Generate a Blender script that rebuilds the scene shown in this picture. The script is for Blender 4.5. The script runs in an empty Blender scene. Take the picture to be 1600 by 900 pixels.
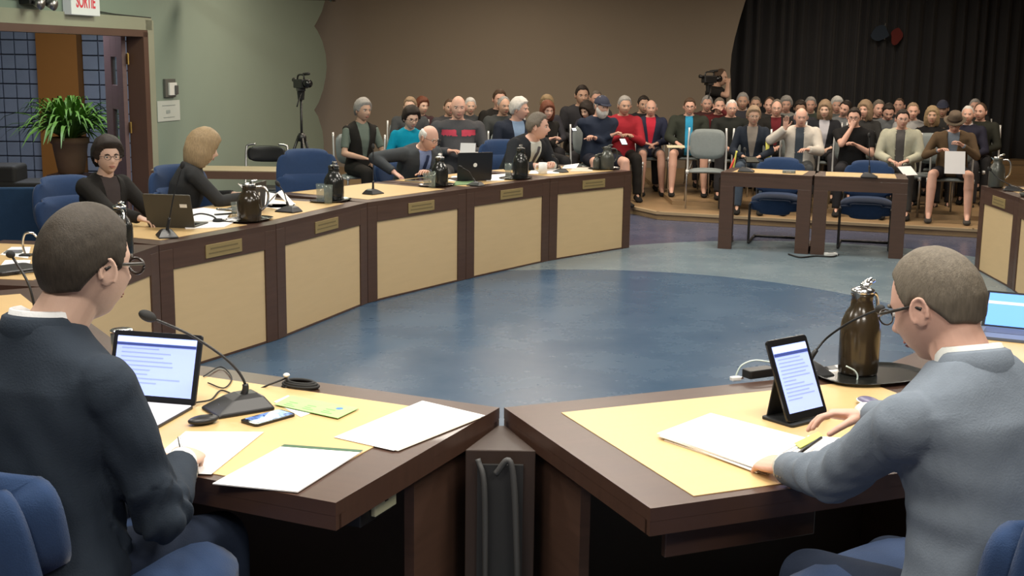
import bpy, math, random
import numpy as np
from mathutils import Vector, Matrix
random.seed(7); rng = np.random.default_rng(7)
SC = bpy.context.scene; COL = SC.collection
PI = math.pi
# ------------------------------------------------------------------ camera
FPX, PITCH, ROLL, CAMH = 1926.7, 0.183, 0.01378, 1.7875
fw = np.array([0, math.cos(PITCH), -math.sin(PITCH)]); rt = np.array([1., 0, 0]); up = np.cross(rt, fw)
rt2 = math.cos(ROLL)*rt + math.sin(ROLL)*up; up2 = -math.sin(ROLL)*rt + math.cos(ROLL)*up
cd = bpy.data.cameras.new('camera'); cam = bpy.data.objects.new('camera', cd); COL.objects.link(cam)
cd.sensor_width = 36; cd.lens = FPX*36/1600; cd.clip_start = 0.05; cd.clip_end = 200
cam.matrix_world = Matrix(((rt2[0], up2[0], -fw[0], 0), (rt2[1], up2[1], -fw[1], 0), (rt2[2], up2[2], -fw[2], CAMH), (0, 0, 0, 1)))
SC.camera = cam
def un(u, v, h=0., Y=None):
    "point of the place seen at photo pixel (u, v), at height h or at distance Y"
    d = fw*FPX + rt2*(u-800) + up2*(450-v)
    t = (Y/d[1]) if Y is not None else (h-CAMH)/d[2]
    return np.array([0, 0, CAMH]) + t*d
# ------------------------------------------------------------------ world, exposure, lights
W = bpy.data.worlds.new('world'); SC.world = W; W.use_nodes = True
W.node_tree.nodes['Background'].inputs[0].default_value = (1.0, .93, .82, 1)
W.node_tree.nodes['Background'].inputs[1].default_value = .22
SC.view_settings.view_transform = 'Standard'; SC.view_settings.look = 'None'
SC.view_settings.gamma = 1; SC.view_settings.use_curve_mapping = False
SC.view_settings.exposure = 0.0
SC.cycles.use_denoising = True
SC.cycles.max_bounces = 6; SC.cycles.diffuse_bounces = 3; SC.cycles.glossy_bounces = 3
SC.cycles.sample_clamp_indirect = 4; SC.cycles.caustics_reflective = False; SC.cycles.caustics_refractive = False
def area(name, loc, size, power, color, aim=None, spread=180):
    l = bpy.data.lights.new(name, 'AREA'); l.shape = 'RECTANGLE'; l.size, l.size_y = size
    l.energy = power; l.color = color; l.spread = math.radians(spread)
    o = bpy.data.objects.new(name, l); COL.objects.link(o); o.location = loc
    if aim is not None:
        o.rotation_euler = (Vector(aim)-Vector(loc)).to_track_quat('-Z', 'Y').to_euler()
    return o
def spot(name, loc, aim, power, color, deg, blend=.6, rad=.06):
    l = bpy.data.lights.new(name, 'SPOT'); l.energy = power; l.color = color; l.spot_size = math.radians(deg)
    l.spot_blend = blend; l.shadow_soft_size = rad
    o = bpy.data.objects.new(name, l); COL.objects.link(o); o.location = loc
    o.rotation_euler = (Vector(aim)-Vector(loc)).to_track_quat('-Z', 'Y').to_euler()
    return o
CEIL = 3.25
NEUT = (1, .94, .84); WARM = (1, .84, .66); GREEN = (.93, 1, .74)
# ceiling troffers over the council ring; first two added as camera-side fill
for i, (x, y, p) in enumerate([(-1.2, .6, 60), (1.4, .6, 60), (-.9, 3.0, 66), (1.1, 3.0, 72), (-2.8, 5.0, 50), (.4, 5.6, 60), (3.2, 5.2, 50), (-2.6, 8.2, 56), (.6, 8.6, 60),
                               (3.4, 8.4, 50), (-1.0, 11.4, 64), (2.6, 11.6, 64)]):
    area('ceiling_light', (x, y, CEIL-.03), (1.2, .6), p, NEUT)
# cove lights over the audience and wall washers
for x, y, p in [(-2.0, 14.6, 62), (.6, 14.6, 62), (3.2, 14.2, 66), (5.8, 13.6, 66), (.0, 17.4, 34), (5.0, 17.6, 30)]:
    area('ceiling_light', (x, y, CEIL-.03), (1.2, .6), p, WARM)
area('hall_light', (-5.1, 14.1, 2.9), (1.2, 1.0), 75, (.85, .9, 1))
area('ceiling_light', (-2.6, 11.6, CEIL-.03), (.6, 1.2), 42, GREEN)

# ------------------------------------------------------------------ tags and objects
def tag(o, label=None, cat=None, group=None, kind=None):
    if label: o['label'] = label
    if cat: o['category'] = cat
    if group: o['group'] = group
    if kind: o['kind'] = kind
    return o
def thing(name, label, cat, loc=(0, 0, 0), rz=0, group=None):
    o = bpy.data.objects.new(name, None); COL.objects.link(o); o.empty_display_size = .1
    o.location = tuple(float(c) for c in loc); o.rotation_euler = (0, 0, rz)
    return tag(o, label, cat, group)
def copy_tree(o, parent=None):
    c = o.copy(); COL.objects.link(c); c.parent = parent
    for ch in list(o.children): copy_tree(ch, c)
    return c
def dup(o, loc, rz, label, group=None):
    c = copy_tree(o); c.location = tuple(float(q) for q in loc); c.rotation_euler = (0, 0, rz); c['label'] = label
    if group: c['group'] = group
    return c
# ------------------------------------------------------------------ geometry collector
def rotm(ax, ang):
    a = np.array(ax, float); a /= np.linalg.norm(a); c, s = math.cos(ang), math.sin(ang); x, y, z = a
    return np.array([[c+x*x*(1-c), x*y*(1-c)-z*s, x*z*(1-c)+y*s], [y*x*(1-c)+z*s, c+y*y*(1-c), y*z*(1-c)-x*s],
                     [z*x*(1-c)-y*s, z*y*(1-c)+x*s, c+z*z*(1-c)]])
def RX(a): return rotm((1, 0, 0), a)
def RY(a): return rotm((0, 1, 0), a)
def RZ(a): return rotm((0, 0, 1), a)
def unit(v): v = np.array(v, float); return v/(np.linalg.norm(v)+1e-12)
def frame(d, hint=(0, 0, 1)):
    d = unit(d); h = np.array(hint, float)
    if abs(d@unit(h)) > .98: h = np.array([1., 0, 0]) if abs(d[0]) < .9 else np.array([0, 1., 0])
    s = unit(np.cross(d, h)); t = np.cross(s, d)
    return s, t, d
class G:
    def __init__(s): s.v = []; s.f = []; s.m = []; s.n = 0
    def add(s, V, F, mat=0):
        V = np.asarray(V, float); s.v.append(V); s.f += [tuple(int(i)+s.n for i in f) for f in F]; s.m += [mat]*len(F); s.n += len(V); return s
    def xf(s, R=None, t=(0, 0, 0)):
        s.v = [(v@np.asarray(R).T if R is not None else v)+np.array(t, float) for v in s.v]; return s
    def merge(s, g, R=None, t=(0, 0, 0)):
        V = g.V(); V = (V@np.asarray(R).T if R is not None else V)+np.array(t, float)
        n0 = s.n; s.v.append(V); s.f += [tuple(i+n0 for i in f) for f in g.f]; s.m += g.m; s.n += len(V); return s
    def V(s): return np.concatenate(s.v) if s.v else np.zeros((0, 3))
    def box(s, c, size, R=None, mat=0):
        h = np.array(size)/2.; V = np.array([[x, y, z] for x in (-1, 1) for y in (-1, 1) for z in (-1, 1)])*h
        if R is not None: V = V@np.asarray(R).T
        return s.add(V+np.array(c, float), [(0, 1, 3, 2), (4, 6, 7, 5), (0, 4, 5, 1), (2, 3, 7, 6), (0, 2, 6, 4), (1, 5, 7, 3)], mat)
    def loft(s, rings, mat=0, closed=True):
        n = len(rings[0]); V = np.concatenate(rings); F = []
        for i in range(len(rings)-1):
            for j in range(n):
                k = (j+1) % n; F.append((i*n+j, i*n+k, (i+1)*n+k, (i+1)*n+j))
        if closed:
            F.append(tuple(range(n))[::-1]); F.append(tuple((len(rings)-1)*n+j for j in range(n)))
        return s.add(V, F, mat)
    def cone(s, a, b, ra, rb, n=14, caps=True, mat=0, round_=False):
        a = np.array(a, float); b = np.array(b, float); x, y, d = frame(b-a)
        t = np.arange(n)*2*PI/n; C = np.outer(np.cos(t), x)+np.outer(np.sin(t), y)
        rings = []
        if round_:
            for q in (80, 60, 35): q = math.radians(q); rings.append(a-d*ra*math.sin(q)+C*ra*math.cos(q))
        rings += [a+C*ra, b+C*rb]
        if round_:
            for q in (35, 60, 80): q = math.radians(q); rings.append(b+d*rb*math.sin(q)+C*rb*math.cos(q))
        return s.loft(rings, mat, caps)
    def cap(s, a, b, ra, rb, n=14, mat=0): return s.cone(a, b, ra, rb, n, True, mat, True)
    def ell(s, c, r, R=None, n=16, m=10, mat=0):
        th = np.linspace(0, PI, m+1); ph = np.arange(n)*2*PI/n; V = [[0, 0, 1]]
        for t in th[1:-1]: V += [[math.sin(t)*math.cos(p), math.sin(t)*math.sin(p), math.cos(t)] for p in ph]
        V.append([0, 0, -1]); V = np.array(V)*np.array(r, float)
        if R is not None: V = V@np.asarray(R).T
        F = [(0, 1+j, 1+(j+1) % n) for j in range(n)]
        for i in range(m-2):
            for j in range(n): k = (j+1) % n; F.append((1+i*n+j, 1+(i+1)*n+j, 1+(i+1)*n+k, 1+i*n+k))
        L = len(V)-1; F += [(1+(m-2)*n+(j+1) % n, 1+(m-2)*n+j, L) for j in range(n)]
        return s.add(V+np.array(c, float), F, mat)
    def tube(s, P, r, n=8, mat=0, closed=True):
        P = [np.array(p, float) for p in P]; R = [r]*len(P) if np.isscalar(r) else r
        hint = np.array([0, 0, 1.]); rings = []; px = None
        for i, p in enumerate(P):
            d = unit(P[min(i+1, len(P)-1)]-P[max(i-1, 0)])
            if px is None: x, y, _ = frame(d)
            else: x = unit(px-d*(px@d)); y = np.cross(d, x)*-1
            if px is None: y = np.cross(d, x)*-1
            px = x; t = np.arange(n)*2*PI/n
            rings.append(p+(np.outer(np.cos(t), x)+np.outer(np.sin(t), y))*R[i])
        return s.loft(rings, mat, closed)
    def lathe(s, prof, n=28, c=(0, 0, 0), mat=0, closed=True):
        t = np.arange(n)*2*PI/n; C = np.c_[np.cos(t), np.sin(t), np.zeros(n)]
        return s.loft([C*r+np.array([0, 0, z])+np.array(c, float) for r, z in prof], mat, closed)
    def prism(s, poly, z0, z1, mat=0):
        n = len(poly); V = [[x, y, z0] for x, y in poly]+[[x, y, z1] for x, y in poly]
        F = [tuple(range(n))[::-1], tuple(range(n, 2*n))]+[(i, (i+1) % n, n+(i+1) % n, n+i) for i in range(n)]
        return s.add(V, F, mat)
    def quad(s, pts, mat=0): return s.add(pts, [tuple(range(len(pts)))], mat)
    def build(s, name, mats, parent=None, smooth=False, bevel=0, seg=2, V=None):
        me = bpy.data.meshes.new(name); me.from_pydata((s.V() if V is None else V).tolist(), [], s.f)
        if not isinstance(mats, (list, tuple)): mats = [mats]
        for m in mats: me.materials.append(m)
        if len(mats) > 1: me.polygons.foreach_set('material_index', s.m)
        if smooth: me.polygons.foreach_set('use_smooth', [True]*len(me.polygons))
        me.update()
        o = bpy.data.objects.new(name, me); COL.objects.link(o); o.parent = parent
        if bevel:
            b = o.modifiers.new('bevel', 'BEVEL'); b.width = bevel; b.segments = seg; b.limit_method = 'ANGLE'; b.angle_limit = math.radians(35)
        return o
def bez(P, n=16):
    "smooth curve through the points (Catmull-Rom)"
    P = [np.array(p, float) for p in P]; Q = [2*P[0]-P[1]]+P+[2*P[-1]-P[-2]]; out = []
    for i in range(1, len(Q)-2):
        for k in range(n):
            t = k/n; a, b, c, d = Q[i-1:i+3]
            out.append(.5*((2*b)+(-a+c)*t+(2*a-5*b+4*c-d)*t*t+(-a+3*b-3*c+d)*t**3))
    out.append(P[-1]); return out
def rrect(w, h, r, n=5, cx=0, cy=0):
    out = []
    for sx, sy, a0 in ((1, 1, 0), (-1, 1, 90), (-1, -1, 180), (1, -1, 270)):
        for k in range(n+1):
            a = math.radians(a0+90*k/n); out.append((cx+sx*(w/2-r)+r*math.cos(a), cy+sy*(h/2-r)+r*math.sin(a)))
    return out
# ------------------------------------------------------------------ materials
MATS = {}
def mat(name, col, rough=.6, metal=0, noise=.08, scale=12., bump=0, bscale=60., emit=0, spec=.5, stretch=None, trans=0, coat=0, sheen=0, alpha=1):
    if name in MATS: return MATS[name]
    m = bpy.data.materials.new(name); m.use_nodes = True; nt = m.node_tree; N = nt.nodes; L = nt.links
    b = N['Principled BSDF']; b.inputs['Roughness'].default_value = rough; b.inputs['Metallic'].default_value = metal
    b.inputs['Specular IOR Level'].default_value = spec; b.inputs['Transmission Weight'].default_value = trans
    b.inputs['Coat Weight'].default_value = coat; b.inputs['Sheen Weight'].default_value = sheen; b.inputs['Alpha'].default_value = alpha
    c = (*col, 1)
    tc = N.new('ShaderNodeTexCoord'); mp = N.new('ShaderNodeMapping'); L.new(tc.outputs['Object'], mp.inputs[0])
    if stretch: mp.inputs['Scale'].default_value = stretch
    if noise:
        t = N.new('ShaderNodeTexNoise'); t.inputs['Scale'].default_value = scale; t.inputs['Detail'].default_value = 4
        L.new(mp.outputs[0], t.inputs[0])
        r = N.new('ShaderNodeMixRGB'); r.inputs[1].default_value = (*[q*(1-noise) for q in col], 1); r.inputs[2].default_value = (*[min(1, q*(1+noise)) for q in col], 1)
        L.new(t.outputs[0], r.inputs[0]); L.new(r.outputs[0], b.inputs['Base Color'])
        if emit: L.new(r.outputs[0], b.inputs['Emission Color'])
    else:
        b.inputs['Base Color'].default_value = c
        if emit: b.inputs['Emission Color'].default_value = c
    if emit: b.inputs['Emission Strength'].default_value = emit
    if bump:
        t2 = N.new('ShaderNodeTexNoise'); t2.inputs['Scale'].default_value = bscale; t2.inputs['Detail'].default_value = 3
        L.new(mp.outputs[0], t2.inputs[0])
        bp = N.new('ShaderNodeBump'); bp.inputs['Strength'].default_value = bump; bp.inputs['Distance'].default_value = .004
        L.new(t2.outputs[0], bp.inputs['Height']); L.new(bp.outputs[0], b.inputs['Normal'])
    MATS[name] = m; return m
def cloth(col, tagname=None, rough=.85, noise=.12):
    n = 'cloth_%02x%02x%02x' % tuple(int(255*max(0, min(1, c))) for c in col)
    return mat(tagname or n, col, rough, noise=noise, scale=30, bump=.25, bscale=220, spec=.2)
M_dark = mat('dark_walnut', (.070, .036, .024), .42, noise=.3, scale=3, stretch=(1, 1, 14), coat=.1)
M_dark2 = mat('dark_walnut_top', (.060, .030, .020), .36, noise=.25, scale=3, stretch=(2, 14, 2), coat=.1)
M_maple = mat('maple_panel', (.575, .425, .235), .55, noise=.06, scale=4, stretch=(1, 1, 7))
M_mapletop = mat('maple_top', (.60, .41, .185), .42, noise=.05, scale=4, stretch=(1, 8, 1))
M_brass = mat('brass_plate', (.36, .27, .12), .45, metal=.4, noise=.1)
M_black = mat('black_plastic', (.012, .012, .013), .4, noise=.2)
M_blackg = mat('black_gloss', (.010, .010, .011), .15, noise=0)
M_rubber = mat('black_rubber', (.014, .014, .014), .75)
M_chrome = mat('chrome', (.75, .75, .75), .18, metal=1, noise=0)
M_steel = mat('brushed_steel', (.45, .45, .45), .35, metal=1, noise=.1)
M_white = mat('white_plastic', (.75, .75, .73), .45, noise=.03)
M_paper = mat('white_paper', (.86, .85, .85), .8, noise=.02)
M_blue = mat('blue_fabric', (.019, .043, .108), .9, noise=.12, scale=40, bump=.3, bscale=300, spec=.2, sheen=.15)
M_navy = mat('navy_panel_fabric', (.018, .045, .095), .9, noise=.1, scale=30, bump=.2, bscale=250, spec=.2)
M_grey = mat('grey_vinyl', (.17, .20, .205), .7, noise=.1, scale=30, bump=.2)
M_cwhite = mat('white_tube', (.62, .63, .63), .3, metal=.3, noise=0)
M_glass = mat('clear_glass', (.22, .27, .25), .05, noise=0, spec=.8, alpha=.22)
# ------------------------------------------------------------------ room
def struct(g, name, m, smooth=False):
    o = g.build(name, m, None, smooth); o['kind'] = 'structure'; return o
AX = unit((.3, .954, 0))[:2]        # long axis of the council ring
def floor_mat():
    m = bpy.data.materials.new('marbled_blue_floor'); m.use_nodes = True; nt = m.node_tree; N = nt.nodes; L = nt.links; b = N['Principled BSDF']
    geo = N.new('ShaderNodeNewGeometry')
    def ell(cx, cy, sa, sc):
        mp = N.new('ShaderNodeMapping'); mp.vector_type = 'TEXTURE'; mp.inputs['Location'].default_value = (cx, cy, 0)
        mp.inputs['Rotation'].default_value = (0, 0, math.atan2(AX[1], AX[0])); mp.inputs['Scale'].default_value = (sa, sc, 1e3)
        L.new(geo.outputs['Position'], mp.inputs[0])
        ln = N.new('ShaderNodeVectorMath'); ln.operation = 'LENGTH'; L.new(mp.outputs[0], ln.inputs[0])
        lt = N.new('ShaderNodeMath'); lt.operation = 'LESS_THAN'; lt.inputs[1].default_value = 1.0; L.new(ln.outputs['Value'], lt.inputs[0]); return lt.outputs[0]
    n1 = N.new('ShaderNodeTexNoise'); n1.inputs['Scale'].default_value = 1.6; n1.inputs['Detail'].default_value = 8; n1.inputs['Roughness'].default_value = .65
    L.new(geo.outputs['Position'], n1.inputs[0])
    def two(a, c):
        r = N.new('ShaderNodeValToRGB'); r.color_ramp.elements[0].position = .3; r.color_ramp.elements[1].position = .7
        r.color_ramp.elements[0].color = (*a, 1); r.color_ramp.elements[1].color = (*c, 1); L.new(n1.outputs[0], r.inputs[0]); return r.outputs[0]
    inner = two((.040, .085, .150), (.072, .125, .195)); ring = two((.14, .195, .235), (.205, .26, .29)); outer = two((.055, .07, .12), (.095, .10, .155))
    m1 = N.new('ShaderNodeMixRGB'); L.new(ell(1.75, 7.5, 5.15, 3.3), m1.inputs[0]); L.new(outer, m1.inputs[1]); L.new(ring, m1.inputs[2])
    m2 = N.new('ShaderNodeMixRGB'); L.new(ell(.45, 7.43, 3.2, 2.75), m2.inputs[0]); L.new(m1.outputs[0], m2.inputs[1]); L.new(inner, m2.inputs[2])
    L.new(m2.outputs[0], b.inputs['Base Color'])
    rr = N.new('ShaderNodeMapRange'); rr.inputs['To Min'].default_value = .20; rr.inputs['To Max'].default_value = .34; b.inputs['Specular IOR Level'].default_value = .22; L.new(n1.outputs[0], rr.inputs[0]); L.new(rr.outputs[0], b.inputs['Roughness'])
    return m
g = G(); g.box((.5, 10.5, -.05), (17, 24, .1)); struct(g, 'floor', floor_mat())
M_wallg = mat('pale_green_paint', (.215, .270, .225), .85, noise=.03, scale=2, bump=.05)
M_wallb = mat('beige_paint', (.245, .205, .16), .85, noise=.03, scale=2, bump=.05)
M_ceil = mat('ceiling_tile', (.62, .60, .56), .9, noise=.04)
M_wood = mat('platform_oak', (.30, .20, .105), .4, noise=.15, scale=3, stretch=(1, 9, 1))
M_lip = mat('platform_nosing', (.40, .30, .18), .4, noise=.1, scale=3)
g = G(); g.box((.5, 10.5, CEIL+.05), (17, 24, .1)); struct(g, 'ceiling', M_ceil)
# warm back wall with the curved stage opening on its right
WY = 19.5
pr = [(WY_x, z) for WY_x, z in []]
edge = [un(u, v, Y=WY) for u, v in ((1141, 420), (1141, 110), (1143, 85), (1148, 60), (1156, 30), (1165, 0), (1176, -35), (1190, -70))]
poly = [(-5.2, 0), (edge[0][0], 0)]+[(e[0], e[2]) for e in edge[1:]]+[(edge[-1][0], CEIL), (-5.2, CEIL)]
g = G(); n = len(poly); V = [[x, WY, z] for x, z in poly]+[[x, WY+.25, z] for x, z in poly]
g.add(V, [tuple(range(n)), tuple(range(n, 2*n))[::-1]]+[(i, n+i, n+(i+1) % n, (i+1) % n) for i in range(n)])
struct(g, 'wall_back', M_wallb)
g = G(); g.box((3.6, 22.6, 1.6), (17, .1, 3.4)); g.box((9.0, 10.5, 1.6), (.1, 24, 3.4)); g.box((.5, -1.5, 1.6), (17, .1, 3.4)); struct(g, 'wall_right', M_wallb)
# pale green door wall running away on the left, with a scalloped end
DW = np.array([-.2157, 1.0]); A0 = np.array(un(228, 55, Y=13.4))[:2]; WD = unit((un(228, 55, Y=13.4)-un(0, 43, Y=10.9))[:2].tolist()+[0])[:2]
WN = np.array([WD[1], -WD[0]])      # towards the room
def wp(s, out=0.): q = A0+WD*s+WN*out; return q
DOORH = 2.02
def wall_s(u, v=100):
    "distance along the door wall seen at photo column u"
    d = un(u, v, Y=10)[:2]; Mx = np.array([[d[0], -WD[0]], [d[1], -WD[1]]]); return np.linalg.solve(Mx, A0)[1]
s_door = wall_s(226); s_end = wall_s(490)
g = G()
prof = []   # right end profile: scallops, listed bottom to top as (s, z)
ZB = lambda v, s: None
def wz(u, v):
    s = wall_s(u, v); y = wp(s)[1]; return s, un(u, v, Y=y)[2]
arcs = [wz(505, 245), wz(506, 225), wz(504, 205), wz(497, 182), wz(491, 172), wz(498, 160), wz(505, 140), wz(509, 120), wz(510.5, 104), wz(509, 85), wz(504, 65), wz(496, 48), wz(491, 41), wz(496, 32), wz(503, 18), wz(508, 0), wz(510, -25)]
arcs = [(arcs[0][0]-.02, 0)]+[(a, b) for a, b in arcs]+[(arcs[-1][0], CEIL)]
T = .14
def slab(profile, t, name, m, o0=0.):
    g = G(); n = len(profile); V = []
    for oo in (o0, o0-t): V += [[*wp(s, oo), z] for s, z in profile]
    g.add(V, [tuple(range(n)), tuple(range(n, 2*n))[::-1]]+[(i, n+i, n+(i+1) % n, (i+1) % n) for i in range(n)]); return struct(g, name, m)
slab([(s_door, 0)]+arcs+[(s_door, CEIL)], T, 'wall_left', M_wallg)
slab([(-9, DOORH+.0), (s_door, DOORH+.0), (s_door, CEIL), (-9, CEIL)], T, 'wall_left', M_wallg)
slab([(-9, 0), (-3.15, 0), (-3.15, DOORH), (-9, DOORH)], T, 'wall_left', M_wallg)
# back return of the beige wall behind the scallops
# door frame, pale casing
M_frame = mat('dark_door_frame', (.10, .052, .038), .45, noise=.2, scale=3)
M_case = mat('cream_casing', (.30, .31, .235), .7, noise=.02)
g = G()
ang = math.atan2(WD[1], WD[0]); RW = RZ(ang)
for s, w, z0, z1 in ((s_door-.045, .10, 0, DOORH), (-3.1, .10, 0, DOORH)):
    c = wp(s, -.05); g.box((*c, (z0+z1)/2), (w, .2, z1-z0), RW)
c = wp((s_door-3.1)/2, -.05); g.box((*c, DOORH-.012), (s_door+3.1, .2, .07), RW)
fr = struct(g, 'door_1_frame', M_frame); fr.name = 'trim_1'
g = G(); c = wp(s_door+.10, .012); g.box((*c, DOORH/2+.05), (.17, .02, DOORH+.16), RW); c = wp((s_door-3.1)/2, .012); g.box((*c, DOORH+.09), (s_door+3.4, .02, .13), RW)
struct(g, 'trim_2', M_case)
# open door leaf, swung into the hall
hp = wp(s_door-.14, -.16); ep = un(166, 100, Y=hp[1]+.62)[:2]; Lw = np.linalg.norm(ep-hp); la = math.atan2(*(ep-hp)[::-1])
dr = bpy.data.objects.new('door_1', None); COL.objects.link(dr); dr.location = (*hp, 0); dr.rotation_euler = (0, 0, la); dr['kind'] = 'structure'
M_leaf = mat('dark_red_door', (.17, .10, .10), .5, noise=.15, scale=3, stretch=(1, 1, 8))
# leaf built as rails and stiles around two narrow lights
x0, x1 = .30*Lw, .62*Lw; zs = [(1.46, 1.76), (.86, 1.20)]
g = G(); g.box((x0/2, 0, 1.0), (x0, .045, 1.98)); g.box(((x1+Lw)/2, 0, 1.0), (Lw-x1, .045, 1.98))
zz = [.01]+[q for p in sorted(zs) for q in p]+[1.99]
for a, b_ in zip(zz[::2], zz[1::2]): g.box(((x0+x1)/2, 0, (a+b_)/2), (x1-x0, .045, b_-a))
g.build('leaf', M_leaf, dr, bevel=.003)
for a, b_ in zs:
    g = G(); g.box(((x0+x1)/2, 0, (a+b_)/2), (x1-x0, .01, b_-a)); g.build('vision_pane', M_glass, dr)
for z in (1.74, 1.02, .25):
    g = G(); g.box((-.01, -.03, z), (.10, .012, .11)); g.cone((-.02, -.035, z-.06), (-.02, -.035, z+.06), .012, .012, 10); g.build('hinge', mat('brass', (.55, .36, .10), .35, metal=.8, noise=.1), dr, bevel=.001)
g = G(); g.box((Lw-.07, -.04, 1.0), (.16, .02, .05)); g.build('door_handle', M_steel, dr, bevel=.004)
# hall beyond the door
M_block = mat('glass_block', (.30, .34, .42), .25, noise=.12, scale=6, bump=.5, bscale=14, spec=.6)
M_grout = mat('block_mortar', (.13, .13, .16), .8)
HY = 17.0
def block_wall(u0, u1, name):
    a = un(u0, 100, Y=HY)[0]; b = un(u1, 100, Y=HY)[0]; g = G(); g.box(((a+b)/2, HY+.06, 1.5), (b-a, .06, 3.0), mat=1)
    n = max(1, round((b-a)/.196)); w = (b-a)/n
    for i in range(n):
        for k in range(15): g.box((a+(i+.5)*w, HY+.02, .1+k*.196), (w-.014, .07, .182), mat=0)
    o = g.build(name, [M_block, M_grout], None, bevel=.008); o['kind'] = 'structure'
block_wall(-60, 66, 'window_1'); block_wall(129, 230, 'window_2')
M_orange = mat('orange_paint', (.38, .145, .022), .7, noise=.03)
a, b = un(66, 100, Y=HY)[0], un(129, 100, Y=HY)[0]
g = G(); g.box(((a+b)/2, HY-.05, 1.5), (b-a, .3, 3.0)); struct(g, 'wall_hall', M_orange)
g = G(); g.box((-8.2, 13.5, 1.5), (.1, 8, 3.0)); struct(g, 'wall_hall', M_wallb)
# oak platform for the audience and the stage behind it
B = [(1.43, 14.62), (1.66, 14.12), (3.31, 13.52), (4.88, 12.98), (8.9, 11.6)]
B2 = [(-5.0, 14.9), (1.43, 14.62)]
PH = .09
g = G(); g.prism([(8.9, WY+.05), (-3.0, WY+.05), (-3.0, 14.9)]+B, 0.001, PH-.02, 0); g.prism([(8.9, WY+.05), (-3.0, WY+.05), (-3.0, 14.9)]+B, PH-.02, PH, 0)
pts = [(-3.0, 14.9)]+B
struct(g, 'floor_platform', M_wood)
g = G()
for (xa, ya), (xb, yb) in zip(pts[:-1], pts[1:]):
    d = unit((xb-xa, yb-ya, 0)); g.box(((xa+xb)/2, (ya+yb)/2-.0, PH-.012), (math.hypot(xb-xa, yb-ya)+.02, .05, .03), RZ(math.atan2(d[1], d[0])))
struct(g, 'trim_3', M_lip)
g = G()   # thin second board line just behind the front row
off = np.array([.26, .72])
P2 = [np.array(p)+off for p in B[1:]]
g.prism([(8.9, WY+.04), (1.9, WY+.04)]+[tuple(p) for p in P2], PH, PH+.05, 0); struct(g, 'floor_platform', M_wood)
M_curt = mat('charcoal_curtain', (.021, .022, .026), .9, noise=.2, scale=3, bump=.2, sheen=.1)
g = G(); zst = .33
g.box((6.8, WY+.62, zst/2), (7.6, 1.2, zst)); struct(g, 'floor_stage', M_wood)
# stage curtain: deep pleats
xa, xb = edge[0][0]-.5, 9.3; nx = 620; xs = np.linspace(xa, xb, nx)
ph = np.cumsum(np.interp(xs, np.linspace(xa, xb, 40), .55+.9*rng.random(40)))*.34
yy = WY+.42+.055*np.sin(ph)+.03*np.sin(ph*.37+1)
zs_ = np.linspace(zst-.02, CEIL, 6); g = G()
V = np.array([[x, y+.012*math.sin(ii*1.3+x*2), z] for ii, z in enumerate(zs_) for x, y in zip(xs, yy)])
F = [(i*nx+j, i*nx+j+1, (i+1)*nx+j+1, (i+1)*nx+j) for i in range(len(zs_)-1) for j in range(nx-1)]
g.add(V, F); o = g.build('stage_curtain', M_curt, None, True); tag(o, 'tall charcoal pleated stage curtain behind the audience', 'curtain')
sm = o.modifiers.new('solid', 'SOLIDIFY'); sm.thickness = .006
# red and dark blue patches on the curtain
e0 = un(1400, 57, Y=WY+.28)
t = thing('curtain_patches', 'small red and blue patches on the charcoal curtain', 'emblem', e0)
def blob(cx, cz, r, seed, k=18):
    rr = np.random.default_rng(seed); return [(cx+r[0]*(1+.18*math.sin(3*a+seed)+.08*rr.random())*math.cos(a), cz+r[1]*(1+.15*math.sin(2*a))*math.sin(a)) for a in np.arange(k)*2*PI/k]
def vprism(poly, y0, y1):
    n = len(poly); g = G(); g.add([[x, y0, z] for x, z in poly]+[[x, y1, z] for x, z in poly], [tuple(range(n)), tuple(range(n, 2*n))[::-1]]+[(i, n+i, n+(i+1) % n, (i+1) % n) for i in range(n)]); return g
vprism(blob(0, 0, (.085, .13), 1), -.02, 0).build('red_patch', mat('matte_red', (.11, .014, .012), .9), t)
vprism(blob(-.26, .05, (.13, .12), 3), -.02, 0).build('blue_patch', mat('matte_dark_blue', (.018, .03, .05), .9), t)
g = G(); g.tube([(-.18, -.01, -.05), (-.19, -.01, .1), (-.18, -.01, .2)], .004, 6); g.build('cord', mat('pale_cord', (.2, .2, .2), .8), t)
# stage steps on the right
st = thing('stage_steps', 'low oak steps up to the stage at the far right', 'steps', (7.15, 18.2, PH))
for k in range(2):
    g = G(); g.box((.3, .65-.34*k-.0, (.22-.11*k)/2), (1.6, .36, .22-.11*k)); g.build('step', M_wood, st, bevel=.006)
# exit sign, emergency light, wall plate, notice, projector screen case
def on_wall(u, v, out):
    s = wall_s(u, v); p = wp(s, out); return np.array([p[0], p[1], un(u, v, Y=p[1])[2]])
def wall_thing(name, label, cat, u, v, out): return thing(name, label, cat, on_wall(u, v, out), ang)
def text(s, size, name, m, parent, loc, rot, ext=.001, sx=1):
    c = bpy.data.curves.new(name, 'FONT'); c.body = s; c.size = size; c.extrude = ext; c.align_x = 'CENTER'; c.align_y = 'CENTER'; c.offset = size*.02
    o = bpy.data.objects.new(name, c); COL.objects.link(o); dg = bpy.context.evaluated_depsgraph_get(); me = bpy.data.meshes.new_from_object(o.evaluated_get(dg)); bpy.data.objects.remove(o)
    me.materials.append(m); o = bpy.data.objects.new(name, me); COL.objects.link(o); o.parent = parent; o.location = loc; o.rotation_euler = rot; o.scale = (sx, 1, 1); return o
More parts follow.
